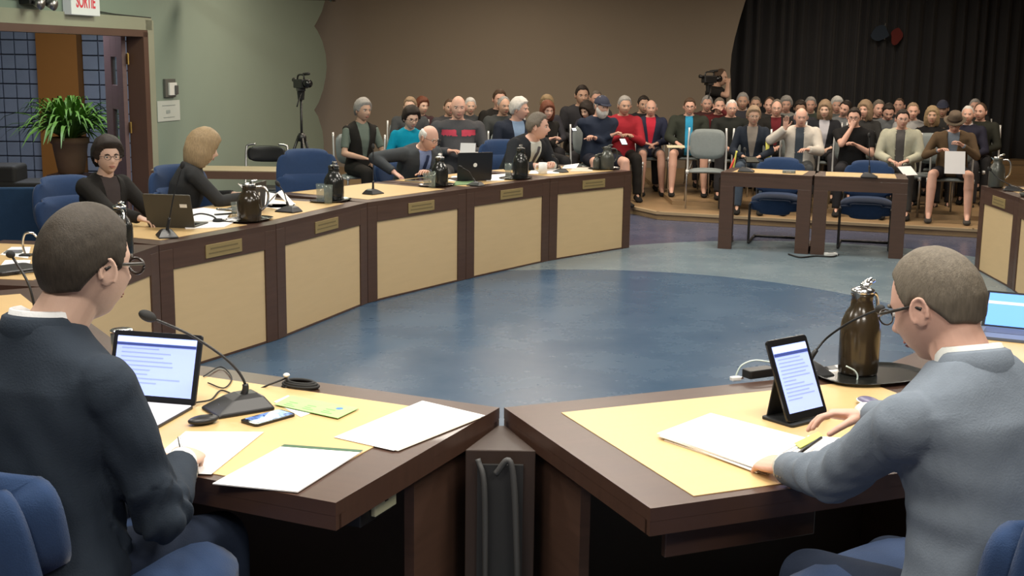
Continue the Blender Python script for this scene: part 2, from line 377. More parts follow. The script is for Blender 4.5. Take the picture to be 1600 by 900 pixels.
# local frame of wall things: +x along the wall away from us, -y into the room
t = wall_thing('exit_sign', 'white exit sign with red letters above the doorway', 'sign', 120, 8, .0)
sl = wall_s(143)-wall_s(98)
g = G(); g.box((0, -.05, .025), (sl, .09, .24)); g.build('housing', mat('sign_housing', (.60, .62, .62), .5, noise=.02, emit=.25), t, bevel=.004)
text('SORTIE', .17, 'letters', mat('exit_red', (.55, .03, .05), .5, noise=0, emit=.25), t, (0, -.097, .028), (PI/2, 0, 0), sx=.62)
g = G(); a = on_wall(143, 16, .02)-on_wall(120, 8, 0); L2 = wall_s(232)-wall_s(120)
g.tube([(sl/2, -.02, -.04), (sl/2+.4, -.02, -.06), (L2, -.02, -.07)], .006, 6); g.build('conduit', M_rubber, t)
t = wall_thing('emergency_light', 'black twin emergency light above the door at the left', 'emergency light', 46, 4, .0)
g = G(); g.box((0, -.06, .05), (.34, .11, .14)); g.build('housing', M_black, t, bevel=.006)
for s in (-.10, .10):
    g = G(); g.cone((s, -.12, .0), (s, -.19, -.02), .035, .05, 16); g.build('lamp_head', M_steel, t, True)
g = G(); g.tube([(-.17, -.02, .02), (-.9, -.02, .04), (-2, -.02, .05)], .006, 6); g.build('conduit', M_rubber, t)
t = wall_thing('wall_intercom', 'small white and grey wall unit in a dark frame above the paper notice', 'wall unit', 263, 139, 0)
g = G(); g.box((0, -.015, .01), (.24, .03, .20)); g.build('frame', mat('grey_frame', (.10, .10, .09), .6), t, bevel=.004)
g = G(); g.box((.03, -.035, 0), (.17, .03, .14)); g.build('cover', M_white, t, bevel=.006)
g = G(); g.box((.08, -.06, -.01), (.06, .02, .10)); g.build('handset', mat('dark_grey_plastic', (.08, .08, .08), .5), t, bevel=.006)
t = wall_thing('paper_notice', 'white paper notice taped to the green wall', 'notice', 263, 173, 0)
g = G(); g.box((0, -.006, 0), (.52, .004, .225)); g.build('sheet', mat('notice_paper', (.50, .53, .50), .8, noise=.02), t)
g = G(); g.box((-.02, -.010, -.01), (.09, .003, .035)); g.box((.0, -.010, .06), (.3, .003, .008)); g.box((.0, -.010, -.07), (.26, .003, .006)); g.build('print', mat('grey_print', (.30, .34, .33), .8, noise=0), t)
pc = un(440, -6, Y=14.2)
t = thing('projector_screen', 'dark projector screen case under the ceiling at the top left', 'screen', (pc[0], 14.2, pc[2]))
g = G(); g.cone((-.80, 0, .03), (.54, .02, .03), .07, .07, 18); g.build('case', M_black, t, True)
g = G(); g.cone((.54, .02, .03), (.6, .02, .03), .085, .085, 18); g.build('end_cap', M_blackg, t, True)
g = G(); g.box((.2, 0, .35), (.03, .03, .6)); g.box((-.6, 0, .35), (.03, .03, .6)); g.build('bracket', M_black, t)
# planter in the hall
pp = un(109, 215, Y=14.9); s_ = 14.9/FPX
t = thing('potted_palm', 'bushy green plant in a wide terracotta pot beyond the doorway', 'plant', (pp[0], 14.9, .36))
pr_ = [(.13, 0), (.15, .02), (.185, .22), (.205, .36), (.225, .37), (.225, .44), (.20, .44), (.19, .38)]
M_terra = mat('terracotta', (.30, .17, .09), .8, noise=.15, scale=8)
g = G(); g.lathe(pr_, 32); g.build('pot', M_terra, t, True)
g = G(); g.lathe([(.2, .40), (.001, .42)], 24); g.build('soil', mat('soil', (.03, .02, .012), .95), t)
g = G()
for i in range(260):
    a = rng.random()*2*PI; L_ = .48+.50*rng.random(); el = math.radians(12+76*rng.random()); w = .018+.014*rng.random()
    d = np.array([math.cos(a), math.sin(a), 0]); base = d*.08*rng.random()+np.array([0, 0, .42]); P = []
    for k in range(7):
        q = k/6; P.append(base+d*L_*q*math.cos(el)+np.array([0, 0, L_*q*(math.sin(el)*.75+.35)-L_*.62*q**3]))
    sd = unit(np.cross(d, (0, 0, 1))); V = []
    for k, p in enumerate(P):
        ww = w*math.sin(PI*(.12+.86*k/6)); V += [p-sd*ww, p+np.array([0, 0, -.3*ww]), p+sd*ww]
    F = []
    for k in range(6):
        for j in range(2): F.append((3*k+j, 3*k+j+1, 3*k+j+4, 3*k+j+3))
    g.add(V, F)
g.build('foliage', mat('leaf_green', (.095, .20, .03), .5, noise=.5, scale=9, spec=.3), t, True)
t2 = thing('plant_stand', 'dark red wooden stand under the potted plant in the hall', 'stand', (pp[0], 14.9, 0))
g = G(); g.box((0, 0, .345), (.46, .4, .03)); g.build('shelf', M_leaf, t2, bevel=.004)
for sx in (-.2, .2):
    for sy in (-.17, .17): g = G(); g.box((sx, sy, .165), (.035, .035, .33)); g.build('leg', M_leaf, t2)
M_sofa = mat('dark_upholstery', (.018, .016, .014), .7, bump=.2)
q = un(52, 290, Y=13.2)
t = thing('hall_bench', 'dark upholstered bench in the hall beyond the doorway', 'bench', (q[0]-.05, 13.2, 0), .1)
g = G(); g.box((0, .0, .40), (.9, .5, .10)); g.build('seat', M_sofa, t, bevel=.03, seg=4)
g = G(); g.box((-.22, .0, .52), (.32, .46, .20)); g.build('armrest', M_sofa, t, bevel=.04, seg=4)
g = G(); g.box((0, 0, .31), (.9, .46, .08)); g.build('base', mat('bench_base', (.12, .12, .07), .7), t)
for sx in (-.38, .38): g = G(); g.box((sx, 0, .135), (.04, .4, .27)); g.build('leg', M_black, t)
t = thing('divider_panel', 'flat navy fabric divider at the far left behind the desks', 'divider', (-3.62, 8.2, 0), .2)
g = G(); g.box((0, 0, .47), (1.1, .05, .86)); g.build('panel', M_navy, t, bevel=.01)
g = G(); g.box((-.5, 0, .02), (.05, .4, .04)); g.box((.5, 0, .02), (.05, .4, .04)); g.build('foot', M_black, t)
# ------------------------------------------------------------------ council desks
RING = [(-.03, 3.61), (-1.305, 4.188), (-2.13, 5.475), (-1.963, 6.765), (-1.494, 7.717), (-1.064, 8.953), (-.381, 10.007), (.327, 11.021), (1.141, 11.908)]
RINGR = [(4.143, 10.919), (4.076, 9.91), (3.83, 8.70), (3.50, 7.60), (2.95, 6.50), (2.19, 5.262), (1.262, 4.15), (-.022, 3.612)]
DH, DD = .75, .915
DESK = {}
def make_desk(P, Q, label, plate=True, fore=False):
    P = np.array(P); Q = np.array(Q); Lw = np.linalg.norm(Q-P); d = (Q-P)/Lw; c = (P+Q)/2; a = math.atan2(d[1], d[0]); W_ = Lw-.006
    t = thing('council_desk', label, 'desk', (*c, 0), a, 'council desks in the ring')
    bo, be, bn = .115, .138, .035
    g = G()   # top as a picture frame round the inlay
    x = W_/2; ix = x-be
    g.box((0, bo/2, DH-.0175), (W_, bo, .035)); g.box((0, DD-bn/2, DH-.0175), (W_, bn, .035))
    for s in (-1, 1): g.box((s*(x-be/2), (bo+DD-bn)/2, DH-.0175), (be, DD-bo-bn, .035))
    g.box((0, (bo+DD-bn)/2, DH-.021), (2*ix, DD-bo-bn, .026))
    g.box((0, DD-.012, DH-.052), (W_, .024, .036))
    for s in (-1, 1): g.box((s*(x-.012), DD/2, DH-.052), (.024, DD-.03, .036))
    g.build('desk_top', M_dark2, t)
    g = G(); g.box((0, (bo+DD-bn)/2, DH-.003), (2*ix, DD-bo-bn, .010)); g.build('desk_inlay', M_mapletop, t)
    for s in (-1, 1): g = G(); g.box((s*(x-.055), .02, .358), (.11, .04, .712)); g.build('post', M_dark, t, bevel=.002)
    g = G(); g.box((0, .018, .657), (W_-.222, .036, .116)); g.build('front_rail', M_dark, t)
    g = G(); g.box((0, .020, .306), (W_-.224, .022, .584)); g.build('front_panel', M_maple, t)
    g = G(); g.box((0, .020, .007), (W_-.222, .03, .012)); g.build('kick_rail', M_dark, t)
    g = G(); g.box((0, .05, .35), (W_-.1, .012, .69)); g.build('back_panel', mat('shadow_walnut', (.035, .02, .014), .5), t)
    for s in (-1, 1): g = G(); g.box((s*(x-.045), .27, .355), (.03, .42, .705)); g.build('end_panel', M_dark, t)
    if plate:
        g = G(); g.box((.02, -.003, .660), (.33, .006, .080)); p = g.build('nameplate', M_brass, t, bevel=.002)
        g = G(); g.box((.02, -.0068, .674), (.25, .001, .010)); g.box((.02, -.0068, .647), (.28, .001, .008)); g.build('engraving', mat('plate_engraving', (.16, .12, .05), .6, noise=0), p)
    return t
names = ['council desk nearest the camera at left, with open laptop and gooseneck microphone', 'council desk behind the left man in the navy suit', 'council desk at the far left, partly hidden by the dark haired man',
         'council desk before the two women at left, holding sheets and a dark pitcher', 'council desk before the empty blue office chair', 'council desk before the bald man leaning forward',
         'council desk holding the open black laptop seen from behind', 'last council desk of the left row, with the grey pitcher at its end']
for i in range(8): DESK[i] = make_desk(RING[i], RING[i+1], names[i], True)
namesR = ['far end desk of the right row, carrying the pitcher at the right edge', 'second desk of the right row, cut off by the right edge', 'right row desk hidden outside the right edge, third from the far end', 'right row desk outside the frame, fourth from the far end',
          'right row desk outside the frame, fifth from the far end', 'desk at right behind the grey suited man, with a glowing laptop', 'council desk nearest the camera at right, with tablet and brown pitcher']
for i in range(7): DESK['r%d' % i] = make_desk(RINGR[i], RINGR[i+1], namesR[i], True)
# under-desk details of the two near desks
t = DESK['r6']; g = G(); g.box((.38, DD-.27, .672), (.42, .40, .075)); dw = g.build('drawer', M_dark, t, bevel=.003)
g = G(); g.box((.40, DD-.06, .655), (.44, .02, .12)); g.build('drawer_front', M_dark2, t, bevel=.003)
ux = .70
t = DESK[0]
g = G(); g.box((-.62, .64, .655), (.05, .16, .095)); ob = g.build('outlet_box', M_black, t, bevel=.004)
g = G(); g.box((-.652, .615, .665), (.014, .11, .085)); pl = g.build('outlet_plate', mat('ivory_plate', (.55, .54, .36), .5, noise=.02), t, bevel=.003); pl['label'] = 'ivory outlet plate'
g = G(); g.box((-.66, .615, .668), (.004, .014, .035)); g.build('socket', M_black, pl)
def cable(name, label, P, r, m, group=None):
    g = G(); g.tube(bez(P, 10), r, 8); o = g.build(name, m, None, True); return tag(o, label, 'cable', group)
jx = RING[0]
t = thing('corner_post', 'dark corner post closing the gap between the two near desks', 'post', (jx[0]+.004, 3.44, 0))
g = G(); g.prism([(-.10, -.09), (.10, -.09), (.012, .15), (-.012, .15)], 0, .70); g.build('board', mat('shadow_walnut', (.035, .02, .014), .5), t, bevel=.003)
g = G(); g.box((0, -.097, .35), (.13, .012, .62)); g.build('cover_strip', mat('black_strip', (.02, .02, .02), .5), t)
cable('hanging_cable', 'dark cable hanging in the gap between the two near desks', [(jx[0]-.06, 3.33, .68), (jx[0]-.04, 3.31, .60), (jx[0]-.035, 3.31, .3), (jx[0]-.03, 3.30, .012), (jx[0]-.1, 3.22, .012)], .008, mat('grey_rubber', (.05, .05, .05), .6), 'cables under the near desks')
cable('hanging_cable', 'looped grey cable in the gap below the right near desk corner', [(jx[0]-.01, 3.32, .64), (jx[0]+.035, 3.31, .67), (jx[0]+.055, 3.30, .4), (jx[0]+.07, 3.29, .012), (jx[0]+.12, 3.18, .012)], .009, mat('grey_rubber', (.05, .05, .05), .6), 'cables under the near desks')

# ------------------------------------------------------------------ far witness tables
def far_table(c, a, w, label):
    t = thing('witness_table', label, 'table', (*c, 0), a, 'witness tables at the far end'); dp = .58
    g = G(); x = w/2
    g.box((0, .03, .73), (w, .06, .035)); g.box((0, dp-.03, .73), (w, .06, .035))
    for s in (-1, 1): g.box((s*(x-.05), dp/2, .73), (.10, dp-.12, .035))
    g.build('table_top', M_dark2, t)
    g = G(); g.box((0, dp/2, .731), (w-.2, dp-.12, .036)); g.build('table_inlay', M_mapletop, t)
    g = G(); g.box((0, .02, .662), (w, .04, .10)); g.build('front_apron', M_dark, t, bevel=.002)
    g = G(); g.box((0, dp-.02, .662), (w, .04, .10)); g.build('rear_apron', M_dark, t)
    for s in (-1, 1):
        g = G(); g.box((s*(x-.065), .022, .306), (.13, .045, .612)); g.build('leg', M_dark, t, bevel=.002)
        g = G(); g.box((s*(x-.02), dp-.03, .306), (.04, .06, .612)); g.build('leg', M_dark, t)
        g = G(); g.box((s*(x-.03), dp/2, .03), (.05, dp-.09, .06)); g.build('foot_rail', M_dark, t)
    return t
Tp = [np.array(un(1119.5, 388)[:2]), np.array(un(1264, 397.5)[:2]), np.array(un(1412, 405)[:2])]
for i in (0, 1):
    P, Q = Tp[i], Tp[i+1]; d = (Q-P)/np.linalg.norm(Q-P)
    far_table((P+Q)/2, math.atan2(d[1], d[0]), np.linalg.norm(Q-P)-.02, ['dark framed witness table on the left of the far pair', 'dark framed witness table on the right of the far pair'][i])
ta = math.atan2(*(Tp[2]-Tp[0])[::-1]); tn = np.array([-math.sin(ta), math.cos(ta)])

# ------------------------------------------------------------------ chairs (local: sitter faces +y)
def pad(g, w, h, th, cx, cy, cz, curve=.05, R=None, r=.07, taper=0, puff=.02, nu=14, nv=12):
    "upholstered pad standing in the xz plane, bowed round the sitter"
    V = []; F = []
    for side in (-1, 1):
        for j in range(nv+1):
            for i in range(nu+1):
                a = -1+2*i/nu; b = -1+2*j/nv
                # squircle-like rounding of the outline
                k = max(abs(a), abs(b)); q = math.hypot(a, b) or 1; f = 1-(r/min(w, h)*1.2)*max(0, (min(abs(a), abs(b))/(k or 1)))**3*k
                x = a*f*w/2*(1+taper*b); z = b*f*h/2; e = (1-abs(a)**5)*(1-abs(b)**5)
                V.append([x, side*(th/2*(.35+.65*e)+puff*e*.5)+curve*(a*a), z])
    n1 = (nu+1)*(nv+1)
    for s in range(2):
        for j in range(nv):
            for i in range(nu):
                o = s*n1+j*(nu+1)+i; q = (o, o+1, o+nu+2, o+nu+1); F.append(q if s == 0 else q[::-1])
    rim = [i for i in range(nu)]+[nu+j*(nu+1) for j in range(nv)]+[nv*(nu+1)+nu-i for i in range(nu)]+[(nv-j)*(nu+1) for j in range(nv)]
    for k in range(len(rim)): a, b = rim[k], rim[(k+1) % len(rim)]; F.append((a+n1, b+n1, b, a))
    V = np.array(V)
    if R is not None: V = V@np.asarray(R).T
    return g.add(V+np.array([cx, cy, cz]), F)
def office_chair(label, loc, rz, seat=.50, group='blue office chairs behind the council desks', back=.62, wide=0.):
    t = thing('office_chair', label, 'chair', loc, rz, group)
    g = G(); pad(g, .52+wide, .50+wide*1.1, .09+wide*.5, 0, .02+wide*.6, seat-.03+wide*.25, -.012, RX(PI/2)@RY(0), r=.10, puff=.03); g.build('seat', M_blue, t, True)
    Rb = RX(math.radians(10)); bz = seat+.08
    g = G(); pad(g, .50, .40, .06, 0, -.27, bz+back-.20, .085, Rb, r=.09, taper=-.05, puff=.035); g.build('backrest', M_blue, t, True)
    g = G(); pad(g, .53, .28, .07, 0, -.225, bz+.15, .10, Rb, r=.06, taper=.03, puff=.05); g.build('lumbar_pad', M_blue, t, True)
    g = G(); pad(g, .40, back*.86, .02, 0, -.30, bz+back*.46, .07, Rb, r=.08, puff=0); g.build('back_shell', M_black, t, True)
    g = G(); g.tube(bez([(0, -.05, seat-.09), (0, -.27, seat-.07), (0, -.33, seat+.08), (0, -.33, seat+.25)], 6), .022, 8); g.build('back_bracket', M_black, t, True)
    g = G(); g.cone((0, 0, .12), (0, 0, seat-.07), .03, .022, 16); g.build('gas_column', M_black, t, True)
    g = G(); g.box((0, 0, seat-.09), (.22, .26, .03))
    g.build('mechanism', M_black, t, bevel=.006)
    for k in range(5):
        a = k*2*PI/5+.3; e = np.array([math.cos(a), math.sin(a), 0])
        g = G(); g.cone(e*.02+[0, 0, .12], e*.29+[0, 0, .075], .032, .018, 10); lg = g.build('base_leg', M_black, t, True)
        g = G(); s = unit(np.cross(e, (0, 0, 1))); g.cone(e*.29-s*.022+[0, 0, .03], e*.29+s*.022+[0, 0, .03], .029, .029, 14); g.cone(e*.29+[0, 0, .03], e*.29+[0, 0, .08], .008, .008, 8); g.build('caster', M_rubber, lg, True)
    return t
def sled_chair(label, loc, rz):
    t = thing('visitor_chair', label, 'chair', loc, rz, 'blue cantilever chairs behind the witness tables')
    g = G(); pad(g, .50, .50, .08, 0, .0, .44, -.01, RX(PI/2), r=.08, puff=.03); g.build('seat', M_blue, t, True)
    g = G(); pad(g, .50, .42, .07, 0, -.27, .63, .05, RX(.16), r=.10, puff=.03); g.build('backrest', M_blue, t, True)
    g = G(); pad(g, .50, .16, .04, 0, .245, .375, -.03, RX(-.3), r=.06, puff=.01); g.build('front_valance', M_blue, t, True)
    g = G()
    for s in (-1, 1):
        g.tube(bez([(s*.24, -.26, .013), (s*.24, .22, .013), (s*.24, .265, .05), (s*.24, .265, .34), (s*.24, .24, .40), (s*.24, -.2, .395), (s*.235, -.31, .45), (s*.23, -.33, .75)], 6), .0125, 8)
    g.tube([(-.24, -.26, .013), (.24, -.26, .013)], .0125, 8)
    g.build('sled_frame', M_black, t, True); return t
def stack_chair(label, loc, rz):
    t = thing('stacking_chair', label, 'chair', loc, rz, 'grey stacking chairs for the audience')
    g = G(); pad(g, .44, .42, .03, 0, 0, .445, -.01, RX(PI/2), r=.06, puff=.02, nu=8, nv=8); g.build('seat', M_grey, t, True)
    g = G(); pad(g, .42, .36, .02, 0, -.245, .74, .03, RX(.17), r=.05, puff=.015, nu=8, nv=8); g.build('backrest', M_grey, t, True)
    for s in (-1, 1):
        g = G(); g.tube(bez([(s*.225, -.21, .40), (s*.225, -.222, .50), (s*.225, -.245, .72), (s*.218, -.275, .93)], 4), .012, 8); g.build('back_frame', M_cwhite, t, True)
        g = G(); g.tube([(s*.235, .19, .445), (s*.24, .205, .40), (s*.24, .22, .012)], .011, 8); g.build('leg', M_steel, t, True)
        g = G(); g.tube([(s*.23, -.17, .445), (s*.235, -.20, .36), (s*.245, -.27, .012)], .011, 8); g.build('leg', M_steel, t, True)
        g = G(); g.tube([(s*.232, -.2, .427), (s*.232, .2, .427)], .011, 8); g.box((s*.236, .2, .44), (.035, .03, .045)); g.build('seat_rail', M_cwhite, t, True)
    return t
def placeY(u, v, Y): p = un(u, v, Y=Y); return p
def inward(i, off=0, out=1.15, along=0):
    "seat position behind desk i: (x, y, facing yaw)"
    P = np.array(RING[i]); Q = np.array(RING[i+1]) if not isinstance(i, str) else None
    d = (Q-P)/np.linalg.norm(Q-P); n = np.array([-d[1], d[0]]); c = (P+Q)/2+d*along+n*out; yaw = math.atan2(-n[1], -n[0])-PI/2
    return c, yaw+off

# ------------------------------------------------------------------ things on desks
Z0 = DH+.0025
def onp(u, v, z=Z0): p = un(u, v, z); return (p[0], p[1], z)
def pitcher(label, loc, rz, body, lid, h=.24, r=.062, group='insulated pitchers on the desks'):
    t = thing('pitcher', label, 'pitcher', loc, rz, group); k = h/.24
    g = G(); g.lathe([(.001, 0), (r*.95, 0), (r, .008*k), (r*1.02, .05*k), (r*1.02, .125*k), (r*.97, .15*k), (r*.78, .178*k), (r*.58, .195*k), (r*.54, .225*k), (r*.60, .232*k), (r*.001, .233*k)], 32); g.build('body', body, t, True)
    g = G(); g.lathe([(.001, .232*k), (r*.56, .232*k), (r*.58, .245*k), (r*.3, .252*k), (.001, .254*k)], 24); g.tube([(0, 0, .25*k), (0, -.02, .262*k), (0, -.05, .272*k)], [.006, .008, .005], 8); g.box((0, -.03, .262*k), (.03, .05, .007), RX(-.25)); l_ = g.build('lid', lid, t, True)
    g = G(); g.add(np.array([[-.016, .02, .225], [.016, .02, .225], [.006, .056, .245], [-.006, .056, .245], [0, .03, .21]])*np.array([1, r/.062, k]), [(0, 1, 2, 3), (0, 4, 1), (1, 4, 2), (2, 4, 3), (3, 4, 0)]); g.build('spout', lid, t)
    g = G(); g.tube(bez([(0, -r*.55, .225*k), (0, -r*1.3, .222*k), (0, -r*1.62, .18*k), (0, -r*1.5, .11*k), (0, -r*1.0, .07*k)], 7), .0075, 8); g.build('handle', lid if lid is not M_chrome else M_chrome, t, True)
    return t
M_brownp = mat('brown_enamel', (.030, .021, .011), .2, noise=.1, coat=.2)
M_blackp = mat('black_pitcher', (.012, .013, .012), .22, noise=.1, coat=.3)
M_greyp = mat('grey_pitcher', (.075, .078, .068), .3, noise=.1, metal=.3)
def tray(label, loc, rz, w=.34, d=.26, oval=True):
    t = thing('serving_tray', label, 'tray', loc, rz, 'black trays under the pitchers')
    n = 32; P = lambda s: [(w/2*s*math.copysign(abs(math.cos(a))**.75, math.cos(a)), d/2*s*math.copysign(abs(math.sin(a))**.75, math.sin(a))) for a in np.arange(n)*2*PI/n]
    g = G(); R = [np.array([[x, y, z] for x, y in P(s)]) for s, z in ((.9, 0), (1, .012), (.97, .013), (.88, .005))]; g.loft(R); g.build('tray', M_blackp, t, True) if False else g.build('tray_dish', M_blackp, t, False)
    return t
def glass(label, loc, h=.115, r=.034, group='water glasses on the trays'):
    t = thing('water_glass', label, 'glass', loc, 0, group)
    g = G(); g.lathe([(.001, 0), (r*.85, 0), (r, h), (r-.003, h), (r*.85-.003, .008), (.001, .009)], 24); g.build('tumbler', M_glass, t, True); return t
def mic(label, loc, rz, P, head=True, s=1.0, group='gooseneck microphones on the desks', mb=None):
    "P: gooseneck path in local coordinates"
    t = thing('gooseneck_microphone', label, 'microphone', loc, rz, group)
    m = mb or M_black
    a, b = .062*s, .085*s
    R = [np.array([[x*a*k, y*b*q+o, z] for x, y in ((-1, -1), (1, -1), (1, 1), (-1, 1))]) for k, q, o, z in ((1, 1, 0, 0), (1, 1, 0, .008*s), (.62, .55, .018*s, .038*s), (.40, .3, .024*s, .048*s))]
    g = G(); g.loft(R); bs = g.build('base', m, t, bevel=.004*s)
    g = G(); g.cylbtn = 0; g.cone((0, -.045*s, .018*s), (0, -.047*s, .026*s), .012*s, .011*s, 12); g.build('talk_button', M_steel, bs, True)
    Q = bez(P, 8); n = len(Q); k = max(2, n//4)
    g = G(); g.tube(Q[:k+1], [.0085*s+.003*s*(1-i/k) for i in range(k+1)], 10); g.build('lower_stem', m, t, True)
    g = G(); g.tube(Q[k:], .0042*s, 8); g.build('gooseneck', m, t, True)
    if head:
        d = unit(Q[-1]-Q[-2]); g = G(); x, y, _ = frame(d); Rm = np.c_[x, y, d]; g.ell(Q[-1]+d*.018*s, (.0155*s, .0155*s, .026*s), Rm, 14, 10); g.build('foam_windscreen', M_rubber, t, True)
    return t
def sheet(label, pts, z, group, name='paper_sheet', m=None, th=.0012, cat='paper', lift=0):
    "sheet of paper lying on a surface; pts are plan points"
    P = np.array(pts); c = P.mean(0); g = G(); g.prism([tuple(p-c) for p in P], 0, th)
    o = g.build(name, m or M_paper); o.location = (c[0], c[1], z); return tag(o, label, cat, group)
def rectpts(c, w, h, a):
    R = RZ(a)[:2, :2]; return [np.array(c[:2])+R@np.array(q) for q in ((-w/2, -h/2), (w/2, -h/2), (w/2, h/2), (-w/2, h/2))]
def pxpts(L): return [un(u, v, Z0)[:2] for u, v in L]
M_screen = mat('lit_screen', (.34, .43, .90), .3, noise=.0, emit=.75)
M_scrw = mat('lit_page', (.50, .58, .95), .3, noise=0, emit=.85)
M_scrd = mat('screen_bar', (.04, .06, .22), .3, noise=0, emit=.6)
M_scrt = mat('screen_text', (.26, .32, .72), .3, noise=0, emit=.6)
def screen_page(parent, w, h, rows, seed=1, d=.0012, hd=True, yy=0.):
    "lit display in the xz plane, facing -y; page, menu bar and lines of text"
    g = G(); g.box((0, yy, h/2), (w, d, h)); s = g.build('display', M_screen, parent)
    g = G(); g.box((0, yy-.001, h*.94), (w, d, h*.09)); g.build('title_bar', M_scrw, s)
    g = G(); g.box((0, yy-.0012, h*.865), (w, d, h*.045)); g.build('menu_bar', M_scrd, s)
    r = random.Random(seed); g = G()
    for k in range(rows):
        z = h*(.80-.66*k/rows); ww = w*(.35+.5*r.random()); g.box((-w*.43+ww/2, yy-.0014, z), (ww, d, h*.012))
    g.build('text_lines', M_scrt, s)
    return s
# ================================================================== near left desk
aL = math.atan2(RING[1][1]-RING[0][1], RING[1][0]-RING[0][0])      # desk x axis; the sitter faces aL-90deg
yawL = aL-PI
# open convertible laptop: hinge line from right end to left end
h1 = un(303, 632, Z0+.012); h2 = un(180, 622, Z0+.012); hd = unit((h2-h1)*[1, 1, 0]); wl = .292
hc = h1+hd*wl/2; la_ = math.atan2(-hd[1], -hd[0])
M_lapb = mat('laptop_body_black', (.010, .011, .014), .35, noise=0)
t = thing('laptop', 'open laptop with lit screen and white keyboard before the left man in navy', 'laptop', (hc[0], hc[1], Z0), la_)
g = G(); g.prism(rrect(wl, .25, .01, 3, 0, -.125), 0.0005, .008); kb = g.build('keyboard_base', M_lapb, t, bevel=.001)
g = G(); g.prism(rrect(wl-.008, .243, .008, 3, 0, -.125), .008, .0095); ks = g.build('keyboard_deck', mat('white_keyboard', (.78, .78, .82), .5, noise=0), kb)
g = G(); g.box((0, -.19, .0098), (.10, .055, .0008)); g.build('touchpad', mat('touchpad_grey', (.68, .68, .73), .5, noise=0), kb)
scr = bpy.data.objects.new('screen', None)
bpy.data.objects.remove(scr)
tiltL = math.radians(18)
g = G(); g.prism(rrect(wl, .212, .008, 3, 0, .106), -.009, 0); Rm = RX(PI/2-0); lid = g.xf(RX(PI/2)).build('screen', M_lapb, t, bevel=.001)
lid.location = (0, .004, .006); lid.rotation_euler = (-tiltL, 0, 0)
sp = screen_page(lid, .262, .176, 9, 3, yy=-.0008)
sp.location = (0, 0, .020)
# the display faces -y of the laptop, where the sitter is
# gooseneck microphone
mb_ = un(372, 640, Z0); rzm = yawL+math.radians(-30)
def to_local(p, loc, rz): R = RZ(-rz); return R@(np.array(p)-np.array(loc))
ml = (mb_[0], mb_[1], Z0); md = math.hypot(mb_[0], mb_[1])
P1 = un(383, 600, Y=mb_[1]+.0); P2 = un(358, 565, Y=mb_[1]); P3 = un(300, 525, Y=mb_[1]-.02); P4 = un(240, 498, Y=mb_[1]-.06)
mic('large gooseneck microphone on the near left desk, head bent left over the laptop', ml, rzm, [to_local(np.array(ml)+[0, 0, .03]+(P1-np.array(ml))*[.5, .5, 0], ml, rzm), to_local(P1, ml, rzm), to_local(P2, ml, rzm), to_local(P3, ml, rzm), to_local(P4, ml, rzm)], s=1.05)
# small black puck, phone, leaflets, papers
c = un(318, 662, Z0); t = thing('wireless_mouse', 'small flat black wireless mouse beside the microphone base', 'mouse', (c[0], c[1], Z0), yawL-.5)
g = G(); g.ell((0, 0, .012), (.027, .046, .013), None, 20, 12); g.build('shell', M_black, t, True)
g = G(); g.box((0, .022, .0235), (.004, .012, .003)); g.build('scroll_wheel', M_rubber, t)
c = un(419, 655, Z0); a_ = un(372, 668, Z0); b_ = un(462, 643, Z0); pa = math.atan2(b_[1]-a_[1], b_[0]-a_[0])
t = thing('smartphone', 'black smartphone with blue lock screen lying on the near left desk', 'phone', (c[0], c[1], Z0), pa)
g = G(); g.prism(rrect(.150, .075, .012, 4), 0, .008); g.build('phone_body', M_blackg, t, bevel=.001)
def phone_screen():
    m = bpy.data.materials.new('phone_wallpaper'); m.use_nodes = True; nt = m.node_tree; b = nt.nodes['Principled BSDF']
    tc = nt.nodes.new('ShaderNodeTexCoord'); w = nt.nodes.new('ShaderNodeTexNoise'); w.inputs['Scale'].default_value = 24; w.inputs['Distortion'].default_value = 2
    r = nt.nodes.new('ShaderNodeValToRGB'); r.color_ramp.elements[0].position = .35; r.color_ramp.elements[1].position = .65; r.color_ramp.elements[0].color = (.02, .05, .18, 1); r.color_ramp.elements[1].color = (.22, .38, .85, 1)
    nt.links.new(tc.outputs['Object'], w.inputs[0]); nt.links.new(w.outputs[0], r.inputs[0]); nt.links.new(r.outputs[0], b.inputs['Base Color']); nt.links.new(r.outputs[0], b.inputs['Emission Color'])
    b.inputs['Emission Strength'].default_value = .5; b.inputs['Roughness'].default_value = .15; return m
g = G(); g.prism(rrect(.126, .066, .003, 3, .004), .008, .0086); g.build('phone_screen', phone_screen(), t)
M_green = mat('lime_card', (.36, .66, .24), .7, noise=.08, scale=30)
sheet('white sheet under the lime green leaflet on the near left desk', pxpts([(428, 628), (450, 618), (500, 640), (470, 652)]), Z0, 'loose sheets on the near left desk')
lp = pxpts([(455, 620), (561, 640), (528, 656), (428, 634)]); lc = np.mean(lp, 0)
t = thing('leaflet', 'lime green printed leaflet behind the smartphone', 'leaflet', (lc[0], lc[1], Z0+.004))
g = G(); g.prism([tuple(p-lc) for p in lp], 0, .0012); g.build('card', M_green, t)
e1, e2 = lp[1]-lp[0], lp[3]-lp[0]; g = G()
for q, w_ in ((.55, .5), (.72, .35), (.86, .6)):
    for k in range(3):
        s = lp[0]-lc+e1*(.12+.27*k)+e2*q; g.quad([(*s, .0014), (*(s+e1*.16*w_*1.6), .0014), (*(s+e1*.16*w_*1.6+e2*.05), .0014), (*(s+e2*.05), .0014)])
g.build('printed_lines', mat('leaflet_print', (.16, .38, .12), .7, noise=0), t)
g = G(); s = lp[0]-lc+e1*.80+e2*.35; g.lathe([(.001, .0012), (.011, .0012), (.011, .0016), (.001, .0016)], 16, (s[0], s[1], 0)); g.build('blue_seal', mat('seal_blue', (.08, .2, .5), .6, noise=0), t)
